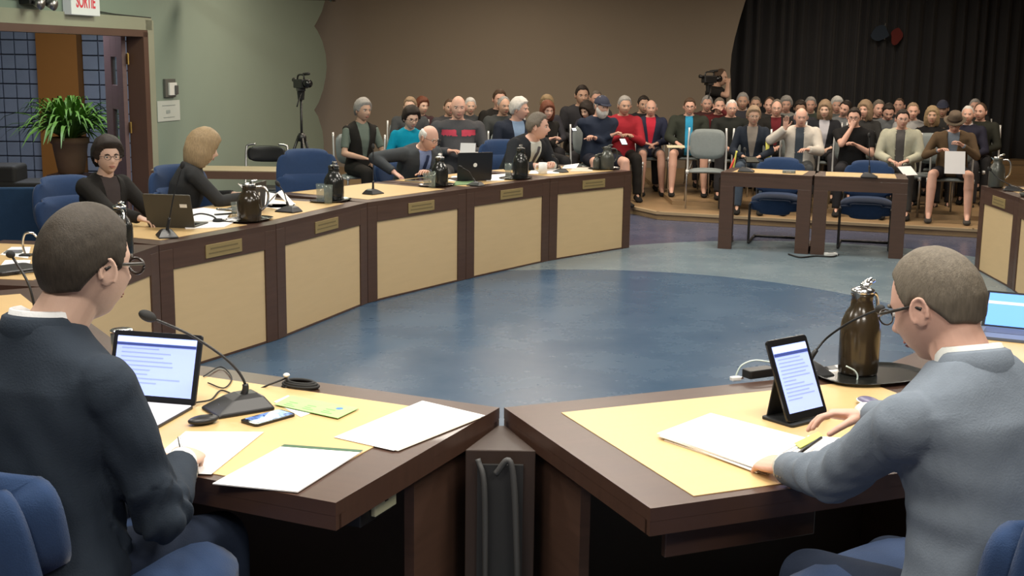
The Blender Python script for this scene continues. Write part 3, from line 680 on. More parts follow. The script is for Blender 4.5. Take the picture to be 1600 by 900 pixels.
sheet('white sheet near the right front corner of the near left desk', pxpts([(522, 684), (660, 627), (758, 650), (615, 705)]), Z0+.001, 'loose sheets on the near left desk')
sheet('lower sheet with its edge showing under the white sheet at the corner', pxpts([(530, 685), (662, 631), (752, 653), (622, 705)]), Z0, 'loose sheets on the near left desk', m=mat('cream_paper', (.62, .56, .46), .8, noise=.02))
fp = pxpts([(332, 757), (443, 697), (566, 706), (465, 770)]); fc = np.mean(fp, 0)
t = thing('document_folder', 'white document with a dark green top strip on the near left desk', 'document', (fc[0], fc[1], Z0))
g = G(); g.prism([tuple(p-fc) for p in fp], 0, .003); g.build('pages', M_paper, t)
u1 = (fp[1]-fp[0])/np.linalg.norm(fp[1]-fp[0])
g = G(); g.prism([tuple(fp[1]-fc-u1*.014), tuple(fp[2]-fc-u1*.014), tuple(fp[2]-fc+u1*.004), tuple(fp[1]-fc+u1*.004)], .003, .0042); g.build('green_strip', mat('green_tape', (.05, .12, .06), .6, noise=0), t)
sheet('white notes under the writing hand of the left man', pxpts([(290, 675), (412, 676), (330, 742), (215, 738)]), Z0+.001, 'loose sheets on the near left desk')
sheet('lower white page between the left man and his notes', pxpts([(222, 714), (300, 700), (292, 748), (215, 752)]), Z0, 'loose sheets on the near left desk')
# flat mesh disc with second boom and short white tip
c = un(470, 604, Z0)
t = thing('cable_grommet', 'black oval cable ring near the inner edge of the near left desk', 'cable holder', (c[0], c[1], Z0), aL)
g = G()
for r_, zz_ in ((.055, .006), (.048, .012), (.040, .016)): g.tube([(r_*1.15*math.cos(a), r_*.62*math.sin(a), zz_) for a in np.linspace(0, 2*PI, 30)], .005, 6)
g.build('coiled_ring', M_rubber, t, True)
c = un(448, 604, Z0); t = thing('table_lamp_arm', 'thin black stand with a short white tip by the cable ring', 'stand', (c[0], c[1], Z0))
top = un(449, 588, Y=c[1]); hh = top[2]-Z0
g = G(); g.lathe([(.001, 0), (.018, 0), (.016, .004), (.001, .005)], 20); g.build('foot', M_blackg, t, True)
g = G(); g.cone((0, 0, .004), (0, 0, hh), .0035, .0035, 10); g.build('stem', M_black, t, True)
g = G(); g.ell((0, 0, hh+.004), (.011, .011, .007), None, 14, 8); g.build('tip', M_white, t, True)
a_ = un(449, 590, Y=c[1]); b_ = un(392, 614, Y=c[1]-.02)
tag((lambda g: g.build('loose_rod', M_black, None, True))(G().tube([a_, (a_+b_)/2+[0, 0, .002], b_], .0032, 6)), 'thin black rod slanting from the microphone to the white tip', 'rod')
cable('charging_cable', 'thin black cable curling behind the near left laptop', [(*un(318, 590, Z0)[:2], Z0+.004), (*un(345, 575, Z0)[:2], Z0+.004), (*un(362, 592, Z0)[:2], Z0+.004), (*un(350, 608, Z0)[:2], Z0+.004), (*un(325, 600, Z0)[:2], Z0+.004)], .0022, M_rubber, 'cables on the near left desk')
cable('charging_cable', 'black cable looping from the laptop to the microphone', [(*un(306, 632, Z0)[:2], Z0+.006), (*un(330, 626, Z0)[:2], Z0+.004), (*un(346, 612, Z0)[:2], Z0+.004), (*un(372, 622, Z0)[:2], Z0+.004)], .0026, M_rubber, 'cables on the near left desk')
c = un(192, 560, Z0); t = thing('travel_mug', 'steel travel mug standing behind the near left laptop', 'mug', (c[0], c[1], Z0)); top = un(192, 514, Y=c[1])[2]-Z0; r_ = .038
g = G(); g.lathe([(.001, 0), (r_*.85, 0), (r_*.9, .01), (r_, top*.9), (.001, top*.92)], 28); g.build('cup_body', M_steel, t, True)
g = G(); g.lathe([(.001, top*.9), (r_*1.04, top*.9), (r_*1.04, top*.97), (r_*.9, top), (.001, top)], 28); g.build('lid', M_chrome, t, True)
# ================================================================== near right desk
aR = math.atan2(RINGR[7][1]-RINGR[6][1], RINGR[7][0]-RINGR[6][0]); yawR = aR-PI
bl = un(1232, 662, Z0+.01); br = un(1352, 632, Z0+.01); dd = unit((br-bl)*[1, 1, 0]); wt = .178
tl = un(1212, 574, Y=bl[1]+.09); lean_ = math.radians(24)
tcn = bl+dd*wt/2; ra = math.atan2(dd[1], dd[0])
t = thing('tablet', 'tablet showing a lit document, propped upright on the near right desk', 'tablet', (tcn[0], tcn[1], Z0), ra)
g = G(); g.prism(rrect(wt, .245, .012, 4, 0, .1225), -.009, 0); body = g.xf(RX(PI/2)).build('tablet_body', M_blackg, t, bevel=.002); body.location = (0, .0, .012); body.rotation_euler = (-lean_, 0, 0)
sp = screen_page(body, .148, .200, 12, 5, yy=-.0008); sp.location = (0, 0, .024)
g = G(); g.prism(rrect(wt, .12, .01, 3, 0, .045), 0.0005, .008); g.build('folding_stand', mat('dark_case', (.012, .013, .014), .6), t, bevel=.001)
g = G(); g.box((0, .085, .075), (wt*.8, .004, .16), RX(.18)); g.build('rear_flap', mat('dark_case', (.012, .013, .014), .6), t)
# stack of papers, several sheets
base = [(1026, 684), (1110, 652), (1262, 692), (1180, 738)]
tw = ['topmost white page of the pile before the grey suited man', 'second page of the pile before the grey suited man', 'third page of the pile, turned a little clockwise', 'lowest page of the pile, its cream edge showing']
for k in range(4):
    pts_ = pxpts(base); c_ = np.mean(pts_, 0); R = RZ([.0, .03, -.04, .02][k])[:2, :2]
    sheet(tw[k], [c_+R@(p-c_)+np.array([.006*k, -.008*k]) for p in pts_], Z0+.0105-.0035*k, 'pages piled before the grey suited man', m=M_paper if k < 3 else MATS['cream_paper'], th=.003)
sheet('folded note lying past the hand of the grey suited man', pxpts([(1240, 690), (1300, 700), (1292, 722), (1225, 712)]), Z0, 'notes right of the page pile', m=mat('pale_green_paper', (.55, .6, .45), .8, noise=.02), th=.004)
sheet('white note under the right forearm of the grey suited man', pxpts([(1262, 684), (1345, 690), (1330, 722), (1250, 716)]), Z0+.004, 'notes right of the page pile', th=.003)
sheet('yellow green slip held under the pen', pxpts([(1240, 700), (1278, 682), (1285, 688), (1250, 707)]), Z0+.012, 'notes right of the page pile', m=mat('yellow_slip', (.62, .66, .16), .7, noise=.02), th=.002)
a_ = un(1243, 712, Z0+.022); b_ = un(1283, 684, Z0+.03)
t = thing('pen', 'dark pen in the left hand of the grey suited man', 'pen', a_)
g = G(); g.cone((0, 0, 0), b_-a_, .0045, .0045, 10); g.build('barrel', M_black, t, True); g = G(); g.cone((0, 0, 0), (a_-b_)*.1, .0045, .001, 10); g.build('tip', M_steel, t, True)
M_cab = mat('white_cable', (.62, .72, .66), .5, noise=0)
c = un(1185, 588, Z0)
t = thing('power_adapter', 'black power adapter by the inner edge of the near right desk', 'adapter', (c[0], c[1], Z0), aR+.1)
g = G(); g.prism(rrect(.11, .05, .01, 3), 0, .028); g.build('case', M_black, t, bevel=.003)
g = G(); g.tube(bez([(-.055, 0, .014), (-.085, .01, .03), (-.10, 0, .02), (-.08, -.02, .005)], 6), .004, 6); g.build('lead', M_rubber, t, True)
W1 = [(1148, 594, .005), (1152, 582, .02), (1160, 570, .045), (1180, 563, .05), (1210, 566, .03), (1235, 562, .03), (1257, 545, .06)]
cable('charging_cable', 'white cable arching over the black adapter', [un(u, v, Y=c[1]+.02+.0*k) for k, (u, v, z) in enumerate(W1)], .0028, M_cab, 'white cables on the near right desk')
q = un(1149, 595, Z0); t = thing('cable_plug', 'white plug at the end of the arching cable', 'plug', (q[0], q[1], Z0), aR); g = G(); g.box((0, 0, .008), (.035, .02, .014)); g.build('plug_body', M_white, t, bevel=.003); g = G(); g.box((-.022, 0, .008), (.012, .012, .006)); g.build('prong', M_chrome, t)
cable('charging_cable', 'white cable curling right of the tablet', [un(u, v, Y=3.98) for u, v in ((1322, 572), (1336, 580), (1340, 590), (1335, 600), (1328, 598))], .0028, M_cab, 'white cables on the near right desk')
c = un(1358, 634, Z0); t = thing('wireless_mouse', 'small white rimmed mouse right of the tablet', 'mouse', (c[0], c[1], Z0), yawR); g = G(); g.ell((0, 0, .013), (.028, .048, .014), None, 18, 10); g.build('shell', mat('violet_grey', (.12, .11, .2), .35), t, True); g = G(); g.tube([(.028*math.cos(a), .048*math.sin(a), .012) for a in np.linspace(0, 2*PI, 24)], .003, 6); g.build('rim', M_white, t, True)
tc_ = un(1362, 588, Z0); tray('black tray under the brown pitcher on the near right desk', (tc_[0], tc_[1], Z0), aR, .40, .27)
pc_ = un(1340, 582, Z0+.006); d_ = pc_[1]; hpx = un(1337, 448, Y=d_)[2]-Z0-.006
pitch = pitcher('large brown pitcher with silver lid on the near right desk', (pc_[0], pc_[1], Z0+.006), yawR+PI/2+.4, M_brownp, M_chrome, h=hpx*.95, r=.066)
mb_ = un(1262, 583, Z0); ml = (mb_[0], mb_[1], Z0)
mp_ = [to_local(p, ml, yawR) for p in (np.array(ml)+[0, 0, .035], un(1272, 552, Y=mb_[1]), un(1292, 528, Y=mb_[1]), un(1325, 505, Y=mb_[1]-.1), un(1352, 492, Y=mb_[1]-.22), un(1372, 484, Y=mb_[1]-.32))]
mic('gooseneck microphone bending past the brown pitcher towards the grey suited man', ml, yawR, mp_, s=.9)
# laptop glowing on the desk behind the grey suited man
lc_ = un(1568, 520, Z0); a5 = math.atan2(RINGR[6][1]-RINGR[5][1], RINGR[6][0]-RINGR[5][0])-PI/2
t = thing('laptop', 'laptop with bright blue screen behind the grey suited man', 'laptop', (2.02, 4.78, Z0), -.45)
g = G(); g.prism(rrect(.30, .21, .01, 3, 0, -.105), .0005, .012); kb = g.build('keyboard_base', mat('blue_grey_metal', (.10, .13, .20), .4, metal=.3), t, bevel=.001)
g = G(); g.prism(rrect(.26, .10, .004, 2, 0, -.07), .012, .0128); g.build('keyboard_deck', M_black, kb)
g = G(); g.prism(rrect(.30, .20, .008, 3, 0, .10), -.008, 0); lid = g.xf(RX(PI/2)).build('screen', M_lapb, t); lid.location = (0, .004, .008); lid.rotation_euler = (-.92, 0, 0)
M_screen2 = mat('blue_lit_screen', (.12, .30, .95), .3, noise=0, emit=1.0)
g = G(); g.box((0, -.001, .1), (.275, .0012, .175)); dsp = g.build('display', M_screen2, lid); g = G(); g.box((0, -.002, .135), (.275, .0012, .015)); g.build('menu_bar', M_scrw, dsp)
c = un(1594, 498, Z0); t = thing('gooseneck_microphone', 'dark microphone cut off by the right edge behind the grey suited man', 'microphone', (2.28, 4.72, Z0), 1, 'gooseneck microphones on the desks'); g = G(); g.prism(rrect(.10, .12, .02), 0, .03); g.build('base', M_black, t, bevel=.006); g = G(); g.tube(bez([(0, 0, .03), (.03, 0, .15), (.1, 0, .24)], 8), .005, 8); g.build('gooseneck', M_black, t, True); g = G(); g.ell((.11, 0, .25), (.02, .015, .015)); g.build('foam_windscreen', M_rubber, t, True)
# ================================================================== left row desks
# far left desks: papers, mug handle
sheet('sheet with a dark picture on the far left desk', [un(u, v, Z0)[:2] for u, v in ((0, 398), (18, 386), (48, 386), (44, 404))], Z0, 'papers on the far left desk')
q = un(22, 394, Z0); t = thing('printed_card', 'small dark card on the papers at the far left', 'card', (q[0], q[1], Z0+.0015), .2); g = G(); g.prism(rrect(.09, .11, .01), 0, .003); g.build('card', mat('grey_card', (.12, .13, .13), .5), t); g = G(); g.box((0, 0, .0035), (.05, .06, .0006)); g.build('print', M_grout, t)
sheet('white pages near the left edge behind the dark haired man', [un(u, v, Z0)[:2] for u, v in ((0, 418), (8, 408), (48, 408), (44, 420))], Z0, 'papers on the far left desk', th=.006)
q = un(20, 424, Z0); t = thing('document_case', 'black document case on the far left desk', 'case', (q[0], q[1], Z0), .9); g = G(); g.prism(rrect(.24, .20, .03), 0, .02); g.build('shell', M_black, t, bevel=.005); g = G(); g.tube([(-.04, -.10, .01), (-.04, -.13, .01), (.04, -.13, .01), (.04, -.10, .01)], .004, 6); g.build('handle', M_black, t)
q = un(50, 400, Z0); t = thing('metal_loop_stand', 'chrome loop handle beside the papers at the far left', 'stand', (q[0], q[1], Z0)); g = G(); g.tube(bez([(-.035, 0, .008), (-.045, 0, .06), (-.03, 0, .115), (.01, 0, .12), (.03, 0, .10)], 6), .006, 8); g.build('loop', M_chrome, t, True); g = G(); g.box((-.03, 0, .005), (.06, .05, .010)); g.build('foot', M_black, t, bevel=.002)
q = (-1.86, 4.72, Z0); t = thing('gooseneck_microphone', 'dark microphone base peeking out behind the dark haired man', 'microphone', q, 1.2, 'gooseneck microphones on the desks'); g = G(); g.prism(rrect(.11, .13, .02), 0, .03); g.build('base', M_black, t, bevel=.006); g = G(); g.tube(bez([(0, 0, .03), (.0, .03, .15), (.0, .1, .25)], 8), .005, 8); g.build('gooseneck', M_black, t, True); g = G(); g.ell((0, .11, .26), (.015, .02, .015)); g.build('foam_windscreen', M_rubber, t, True)
def deskmic(label, u, v, tip, rz, s=.9, deep=0):
    b = un(u, v, Z0); ml = (b[0], b[1], Z0); T_ = un(tip[0], tip[1], Y=b[1]+deep); a = np.array(ml)+[0, 0, .035*s]; mid = a+(T_-a)*.5+np.array([0, 0, .03])
    mic(label, ml, rz, [to_local(p, ml, rz) for p in (a, a+(mid-a)*.5, mid, T_)], s=s, head=True)
deskmic('microphone on the desk in front of the dark haired woman', 261, 370, (284, 262), .4)
# microphone close behind the man's head, dark gooseneck with chrome
q = un(180, 352, Z0)
pitcher('black pitcher with chrome top, just right of the dark haired man\'s head', (-2.06, 6.42, Z0), .5, M_blackp, M_chrome, h=.25)
def laptop_back(label, u, v, rz, w=.32, h=.22, tilt=.25, m=None, badge=True, z=Z0):
    q = un(u, v, z); t = thing('laptop', label, 'laptop', (q[0], q[1], z), rz); m = m or M_lapb
    g = G(); g.prism(rrect(w, .22, .01, 3, 0, .11), .0005, .014); kb = g.build('keyboard_base', m, t, bevel=.001)
    g = G(); g.prism(rrect(w-.04, .10, .004, 2, 0, .09), .014, .0148); g.build('keyboard_deck', M_blackg, kb)
    g = G(); g.prism(rrect(w, h, .01, 3, 0, h/2), -.005, .004); lid = g.xf(RX(PI/2)).build('screen_lid', m, t, bevel=.001); lid.location = (0, 0, .010); lid.rotation_euler = (tilt, 0, 0)
    if badge:
        g = G(); g.lathe([(.001, 0), (.018, 0), (.018, .001), (.001, .001)], 20); g.xf(RX(PI/2), (0, -.0045, h*.55)); g.build('badge', M_white, lid)
    return t
l1 = laptop_back('black laptop seen from behind before the dark haired woman', 268, 356, math.radians(-8), .30, .21, .30, m=mat('grey_brown_lid', (.045, .042, .034), .45), badge=False)
g = G(); g.box((.10, -.006, .14), (.045, .001, .022)); g.build('asset_label', M_white, [c for c in l1.children if c.name.startswith('screen_lid')][0])
for k, (pp_, lb) in enumerate([([(285, 332), (318, 327), (362, 333), (352, 346), (300, 350)], 'upper white sheets before the blond woman'), ([(278, 344), (330, 336), (372, 345), (350, 356), (290, 358)], 'lower white sheets beside the black laptop')]):
    sheet(lb, [un(u, v, Z0)[:2] for u, v in pp_], Z0+.006-.006*k, 'sheets before the blond woman', th=.006)
q = un(316, 349, Z0); t = thing('headset', 'dark wired headset coiled on the desk beside the sheets', 'headset', (q[0], q[1], Z0), .5)
g = G(); g.tube(bez([(-.10, 0, .012), (-.07, .03, .04), (0, .05, .055), (.07, .03, .04), (.10, 0, .012)], 7), .006, 8); g.build('headband', M_black, t, True)
for s in (-1, 1): g = G(); g.lathe([(.001, 0), (.03, 0), (.034, .012), (.028, .024), (.001, .024)], 20, (s*.10, 0, .0)); g.build('ear_cup', M_rubber, t, True)
g = G(); g.tube(bez([(.1, 0, .01), (.15, -.03, .005), (.2, .02, .005), (.26, 0, .005)], 7), .003, 6); g.build('cord', M_rubber, t, True)
def tray_set(lb, u, v, rz, body, lid, htop, g_l=(), w=.34):
    q = un(u, v, Z0); tray('black tray under '+lb[0], (q[0], q[1], Z0), rz, w, .24)
    zz_ = Z0+.006; return q
# seg 3 (two women): dark pitcher and glasses
def pit(label, u, vb, vt, body, lid, rz, r=.062, z=Z0+.006):
    q = un(u, vb, z); h = un(u, vt, Y=q[1])[2]-z; return pitcher(label, (q[0], q[1], z), rz, body, lid, h=h*.93, r=r)
def trayat(label, u, v, rz, w=.34, d=.24): q = un(u, v, Z0); tray(label, (q[0], q[1], Z0), rz, w, d)
def glassat(label, u, vb, vt): q = un(u, vb, Z0+.006); h = un(u, vt, Y=q[1])[2]-Z0-.006; glass(label, (q[0], q[1], Z0+.006), h, .033)
aS = [math.atan2(RING[i+1][1]-RING[i][1], RING[i+1][0]-RING[i][0]) for i in range(8)]
trayat('black tray under the dark brown pitcher by the blond woman', 388, 344, aS[3], .36)
pit('dark brown pitcher with silver lid in front of the blond woman', 390, 345, 284, M_brownp, M_chrome, PI/2, .075)
glassat('empty glass left of the dark brown pitcher', 369, 338, 316)
laptop_back('black laptop lid standing behind the dark brown pitcher', 402, 330, aS[3]+.3, .26, .19, .1)
q = un(352, 338, Z0); t = thing('tape_dispenser', 'silver stapler lying on the white sheets', 'stapler', (q[0], q[1], Z0+.012), .7); g = G(); g.prism(rrect(.15, .035, .012), 0, .008); g.build('stapler_base', M_black, t); g = G(); g.box((.01, 0, .03), (.14, .028, .018), RY(.12)); g.build('stapler_arm', M_chrome, t, bevel=.005)
deskmic('microphone lying low in front of the open booklet on the third row desk', 451, 331, (436, 290), aS[3]+PI, .9)
q = un(436, 322, Z0); t = thing('open_booklet', 'white booklet standing half open beside the slanting microphone', 'booklet', (q[0], q[1], Z0), aS[3]+.5)
g = G(); g.box((0, -.05, .055), (.20, .003, .13), RX(-.75)); g.box((0, .05, .05), (.20, .003, .13), RX(.75)); g.build('pages', M_paper, t); g = G(); g.box((0, 0, .001), (.22, .2, .002)); g.build('back_cover', M_paper, t)
for k, (pp_, lb) in enumerate([([(412, 322), (425, 312), (462, 318), (452, 332)], 'white sheet under the half open booklet'), ([(400, 318), (416, 300), (432, 304), (425, 322)], 'white page in the hand of the blond woman')]): sheet(lb, [un(u, v, Z0)[:2] for u, v in pp_], Z0+.002*k, 'pages around the booklet', th=.002)
trayat('black tray under the black pitcher before the empty blue chair', 517, 314, aS[3], .36)
pit('black pitcher standing before the empty blue chair', 522, 312, 256, M_blackp, M_blackp, PI, .072)
glassat('left glass on the tray before the empty blue chair', 501, 315, 287); glassat('right glass on the tray before the empty blue chair', 513, 318, 289)
deskmic('upright microphone standing alone left of the bald councillor', 583, 303, (583, 232), aS[5]+PI/2, .85)
trayat('black tray under the pitcher before the bald councillor', 682, 290, aS[5], .36)
pit('black pitcher with white top before the bald councillor', 687, 290, 243, M_blackp, M_steel, PI, .068)
glassat('left glass by the bald councillor\'s pitcher', 667, 290, 270); glassat('right glass by the bald councillor\'s pitcher', 675, 293, 268)
q = un(656, 284, Z0); t = thing('closed_tablet', 'thin closed tablet at the bald councillor\'s hand', 'tablet', (q[0], q[1]+.12, Z0), aS[5]); g = G(); g.prism(rrect(.25, .17, .01), 0, .009); g.build('tablet_body', M_steel, t, bevel=.002); g = G(); g.prism(rrect(.235, .155, .006), .009, .0095); g.build('tablet_glass', M_blackg, t)
laptop_back('open black laptop with white badge seen from behind, right of the bald councillor', 741, 283, aS[6]+PI+2.6, .32, .24, .12)
for k, (pp_, lb, mm) in enumerate([([(700, 283), (706, 276), (730, 274), (733, 284)], 'white sheet left of the black laptop', M_paper), ([(760, 283), (762, 274), (790, 272), (788, 282)], 'white sheet right of the black laptop', M_paper), ([(706, 290), (712, 284), (742, 282), (744, 288)], 'green edged folder before the black laptop', mat('folder_green', (.16, .26, .12), .7, noise=.05))]): sheet(lb, [un(u, v, Z0)[:2] for u, v in pp_], Z0, 'papers around the black laptop', m=mm, th=.004)
deskmic('short dark microphone in front of the black laptop', 743, 290, (722, 262), aS[6]+PI, .75)
trayat('black tray under the pitcher left of the dark suited councillor', 806, 279, aS[6], .34)
pit('black pitcher left of the dark suited councillor', 813, 278, 229, M_blackp, M_blackp, PI, .070)
glassat('clear glass left of the dark suited councillor\'s pitcher', 794, 279, 255)
def mug(label, u, vb, vt, rz):
    q = un(u, vb, Z0); h = un(u, vt, Y=q[1])[2]-Z0; t = thing('coffee_mug', label, 'mug', (q[0], q[1], Z0), rz); r = .04
    g = G(); g.lathe([(.001, 0), (r*.8, 0), (r, .008), (r, h), (r-.004, h), (r-.004, .012), (.001, .01)], 26); g.build('cup', M_white, t, True); g = G(); g.tube(bez([(r-.002, 0, h*.8), (r+.025, 0, h*.75), (r+.028, 0, h*.4), (r-.002, 0, h*.2)], 6), .005, 8); g.build('handle', M_white, t, True)
mug('white mug in front of the dark suited councillor', 848, 272, 254, PI)
for k, (pp_, lb) in enumerate([([(826, 272), (830, 266), (872, 264), (874, 271)], 'white sheet under the white mug'), ([(878, 264), (882, 259), (905, 256), (900, 264)], 'white folded sheet in front of the councillor\'s hand'), ([(890, 268), (896, 262), (925, 262), (926, 268)], 'cream envelope left of the grey pitcher')]): sheet(lb, [un(u, v, Z0)[:2] for u, v in pp_], Z0+.003*(k == 1), 'papers before the dark suited councillor', m=M_paper if k < 2 else MATS['cream_paper'], th=.003)
deskmic('small microphone pointing left before the dark suited councillor', 876, 269, (866, 245), aS[7]+PI, .75)
trayat('black tray under the grey pitcher at the end of the left row', 944, 264, aS[7], .36)
pit('grey pitcher at the end of the left row', 948, 264, 228, M_greyp, M_greyp, PI/2+.4, .068)
q = un(927, 265, Z0+.006); pit('small grey jug with loop handle beside the grey pitcher', 932, 264, 241, M_greyp, M_greyp, PI/2, .035)
# ------------------------------------------------------------------ right row end desk and witness tables
pit('steel grey pitcher with bright lid at the right edge', 1556, 292, 243, M_greyp, M_chrome, 1.2, .066)
q = un(1584, 298, Z0); mic('microphone lying on the desk at the right edge', (q[0], q[1], Z0), 1.0, [(0, 0, .03), (.0, .06, .06), (.0, .14, .10), (0, .2, .16)], s=.9)
q = un(1590, 305, Z0); t = thing('desk_caddy', 'grey dish of odds and ends at the right edge', 'dish', (q[0]+.05, q[1]-.1, Z0)); g = G(); g.lathe([(.001, 0), (.06, 0), (.075, .03), (.07, .03), (.055, .006), (.001, .006)], 24); g.build('dish', M_greyp, t, True); g = G(); g.box((0, 0, .03), (.05, .03, .03), RZ(.4)); g.build('contents', M_paper, t)
deskmic('microphone on the left witness table', 1166, 268, (1164, 236), ta+PI/2, .9, .05)
deskmic('microphone on the right witness table', 1358, 277, (1358, 214), ta+PI/2, .9, .05)
q = un(1237, 272, Z0-.002); t = thing('floor_box', 'small grey box between the two witness tables', 'box', (q[0], q[1]+.12, Z0-.002), ta); g = G(); g.prism(rrect(.12, .08, .01), 0, .025); g.build('lid', M_grey, t, bevel=.003); g = G(); g.box((0, -.042, .012), (.05, .004, .012)); g.build('latch', M_steel, t)
q = un(1298, 400, 0); t = thing('power_bar', 'small white power block on the floor by the right witness table leg', 'power block', (q[0], q[1], .001), .2); g = G(); g.prism(rrect(.12, .06, .01), 0, .03); g.build('case', M_white, t, bevel=.004); g = G(); g.box((0, 0, .0305), (.05, .02, .002)); g.build('socket', M_black, t)
cable('floor_cable', 'black cable on the floor between the witness table legs', [un(1232, 397, .008), un(1250, 402, .008), un(1275, 400, .008), un(1300, 401, .008), un(1310, 398, .008)], .008, M_rubber)
# grey side table and black folding chair by the green wall
q = un(378, 266, .74); t = thing('side_table', 'long tan side table with dark edge along the green wall', 'table', (q[0]-.1, q[1]+.25, 0), .0)
g = G(); g.box((0, 0, .72), (1.5, .5, .03)); g.build('table_top', mat('tan_laminate', (.30, .24, .15), .5), t, bevel=.003)
g = G(); g.box((0, -.245, .69), (1.5, .02, .07)); g.build('front_edge', mat('brown_edge', (.13, .07, .045), .5), t)
for sx in (-.7, .7):
    for sy in (-.2, .2): g = G(); g.cone((sx, sy, 0), (sx, sy, .70), .02, .02, 10); g.build('leg', M_steel, t, True)
q = un(397, 232, Y=12.3)
t = thing('folding_chair', 'black folding chair standing behind the tan side table', 'chair', (q[0], 12.75, 0), PI)
g = G(); pad(g, .40, .17, .02, 0, -.2, q[2]-.10, .03, r=.03, puff=.01); g.build('backrest', M_black, t, True)
g = G(); pad(g, .40, .38, .02, 0, .02, .45, 0, RX(PI/2), r=.04); g.build('seat', M_black, t, True)
for s in (-1, 1):
    g = G(); g.tube(bez([(s*.12, -.2, q[2]), (s*.19, -.2, q[2]-.01), (s*.215, -.19, q[2]-.06), (s*.215, -.1, .5), (s*.215, .22, .012)], 6), .012, 8); g.build('front_leg', M_steel, t, True)
    g = G(); g.tube([(s*.20, .1, .46), (s*.20, -.25, .012)], .011, 8); g.build('rear_leg', M_steel, t, True)
# ------------------------------------------------------------------ tripods
def tripod(label, x, y, hcam, spread, m=M_black, z0=0., legm=None):
    t = thing('camera_tripod', label, 'tripod', (x, y, z0), .4); hub = hcam-.62; legm = legm or m
    for k in range(3):
        a = k*2*PI/3+.52; e = np.array([math.cos(a), math.sin(a), 0])
        g = G(); g.cone(e*.04+[0, 0, hub], e*spread*.55+[0, 0, hub*.45], .016, .014, 10); g.cone(e*spread*.55+[0, 0, hub*.45], e*spread+[0, 0, .015], .011, .009, 10); lg = g.build('leg', legm, t, True)
        g = G(); g.ell(e*spread+[0, 0, .015], (.018, .018, .014), None, 10, 6); g.build('rubber_foot', M_rubber, lg, True)
    g = G(); g.cone((0, 0, hub-.15), (0, 0, hcam-.15), .014, .014, 12); g.build('centre_column', m, t, True)
    g = G(); g.lathe([(.001, hub-.05), (.05, hub-.04), (.055, hub+.01), (.03, hub+.05), (.001, hub+.05)], 16); g.build('hub', m, t, True)
    g = G(); g.cone((0, 0, hcam-.20), (0, 0, hcam-.10), .035, .045, 14); g.box((0, 0, hcam-.085), (.08, .12, .03)); g.build('pan_head', m, t, bevel=.003)
    g = G(); g.tube([(0, -.05, hcam-.10), (-.06, -.12, hcam-.22), (-.08, -.14, hcam-.27)], .008, 8); g.build('pan_handle', m, t, True)
    return t
def camcorder(label, x, y, z, rz):
    t = thing('video_camera', label, 'camera', (x, y, z), rz)
    g = G(); g.prism(rrect(.09, .22, .02, 3), 0, .10); g.build('body', M_black, t, bevel=.01)
    g = G(); g.cone((0, .11, .055), (0, .20, .055), .038, .045, 18); g.build('lens', M_blackg, t, True)
    g = G(); g.tube(bez([(0, .08, .10), (0, .07, .145), (0, -.05, .145), (0, -.08, .10)], 5), .010, 8); g.build('carry_handle', M_black, t, True)
    g = G(); g.cone((-.02, .03, .155), (-.02, .16, .165), .016, .018, 12); g.build('microphone', M_rubber, t, True)
    g = G(); g.cone((0, -.11, .08), (0, -.17, .09), .02, .025, 12); g.build('viewfinder', M_black, t, True)
    return t
q = un(470, 135, Y=14.0)
tripod('black tripod by the green wall behind the empty blue chair', q[0], 14.0, q[2]+.05, .42)
camcorder('black video camera on the tripod by the green wall', q[0], 14.0, q[2]-.02, -2.5)
q = un(1108, 125, Y=16.95)
tripod('tripod with silver legs beside the standing camera operator', q[0], 16.95, q[2]+.03-PH, .30, z0=PH, legm=M_steel)
camcorder('video camera on the silver legged tripod by the curtain', q[0], 16.95, q[2]-.04, -1.0)
# ------------------------------------------------------------------ chairs round the ring
office_chair('blue office chair under the left man in the navy suit', (-1.05, 2.68, 0), yawL-.25, .57, 'blue office chairs of the two near desks', back=.30, wide=.10)
office_chair('blue office chair under the man in the grey suit', (1.05, 2.50, 0), yawR+.25, .57, 'blue office chairs of the two near desks', back=.40, wide=.14)
q = un(473, 232, Y=10.05)
c3, y3 = inward(4, out=1.35, along=.0)
office_chair('empty blue office chair turned to the room below the tripod', (q[0]+.12, 9.75, 0), -PI+.35, .50, back=.48)
q = un(125, 282, Y=7.9); office_chair('blue office chair behind the dark haired woman', (q[0], 7.95, 0), -PI/2-.75, .50, back=.42)
q = un(262, 266, Y=8.4); office_chair('blue office chair behind the blond woman', (q[0]+.12, 8.65, 0), -PI/2-.7, .50, back=.44)
q = un(785, 226, Y=12.1); office_chair('blue office chair beside the dark suited councillor', (q[0]+.05, 12.25, 0), PI+.3, .48, back=.44)
for k, (u, lb) in enumerate([(1215, 'blue cantilever chair behind the left witness table'), (1352, 'blue cantilever chair behind the right witness table')]):
    q = un(u, 380, 0); c_ = np.array([(Tp[k]+Tp[k+1])/2]).ravel()+tn*.72+np.array([.05, 0]); sled_chair(lb, (c_[0], c_[1], 0), ta+PI)
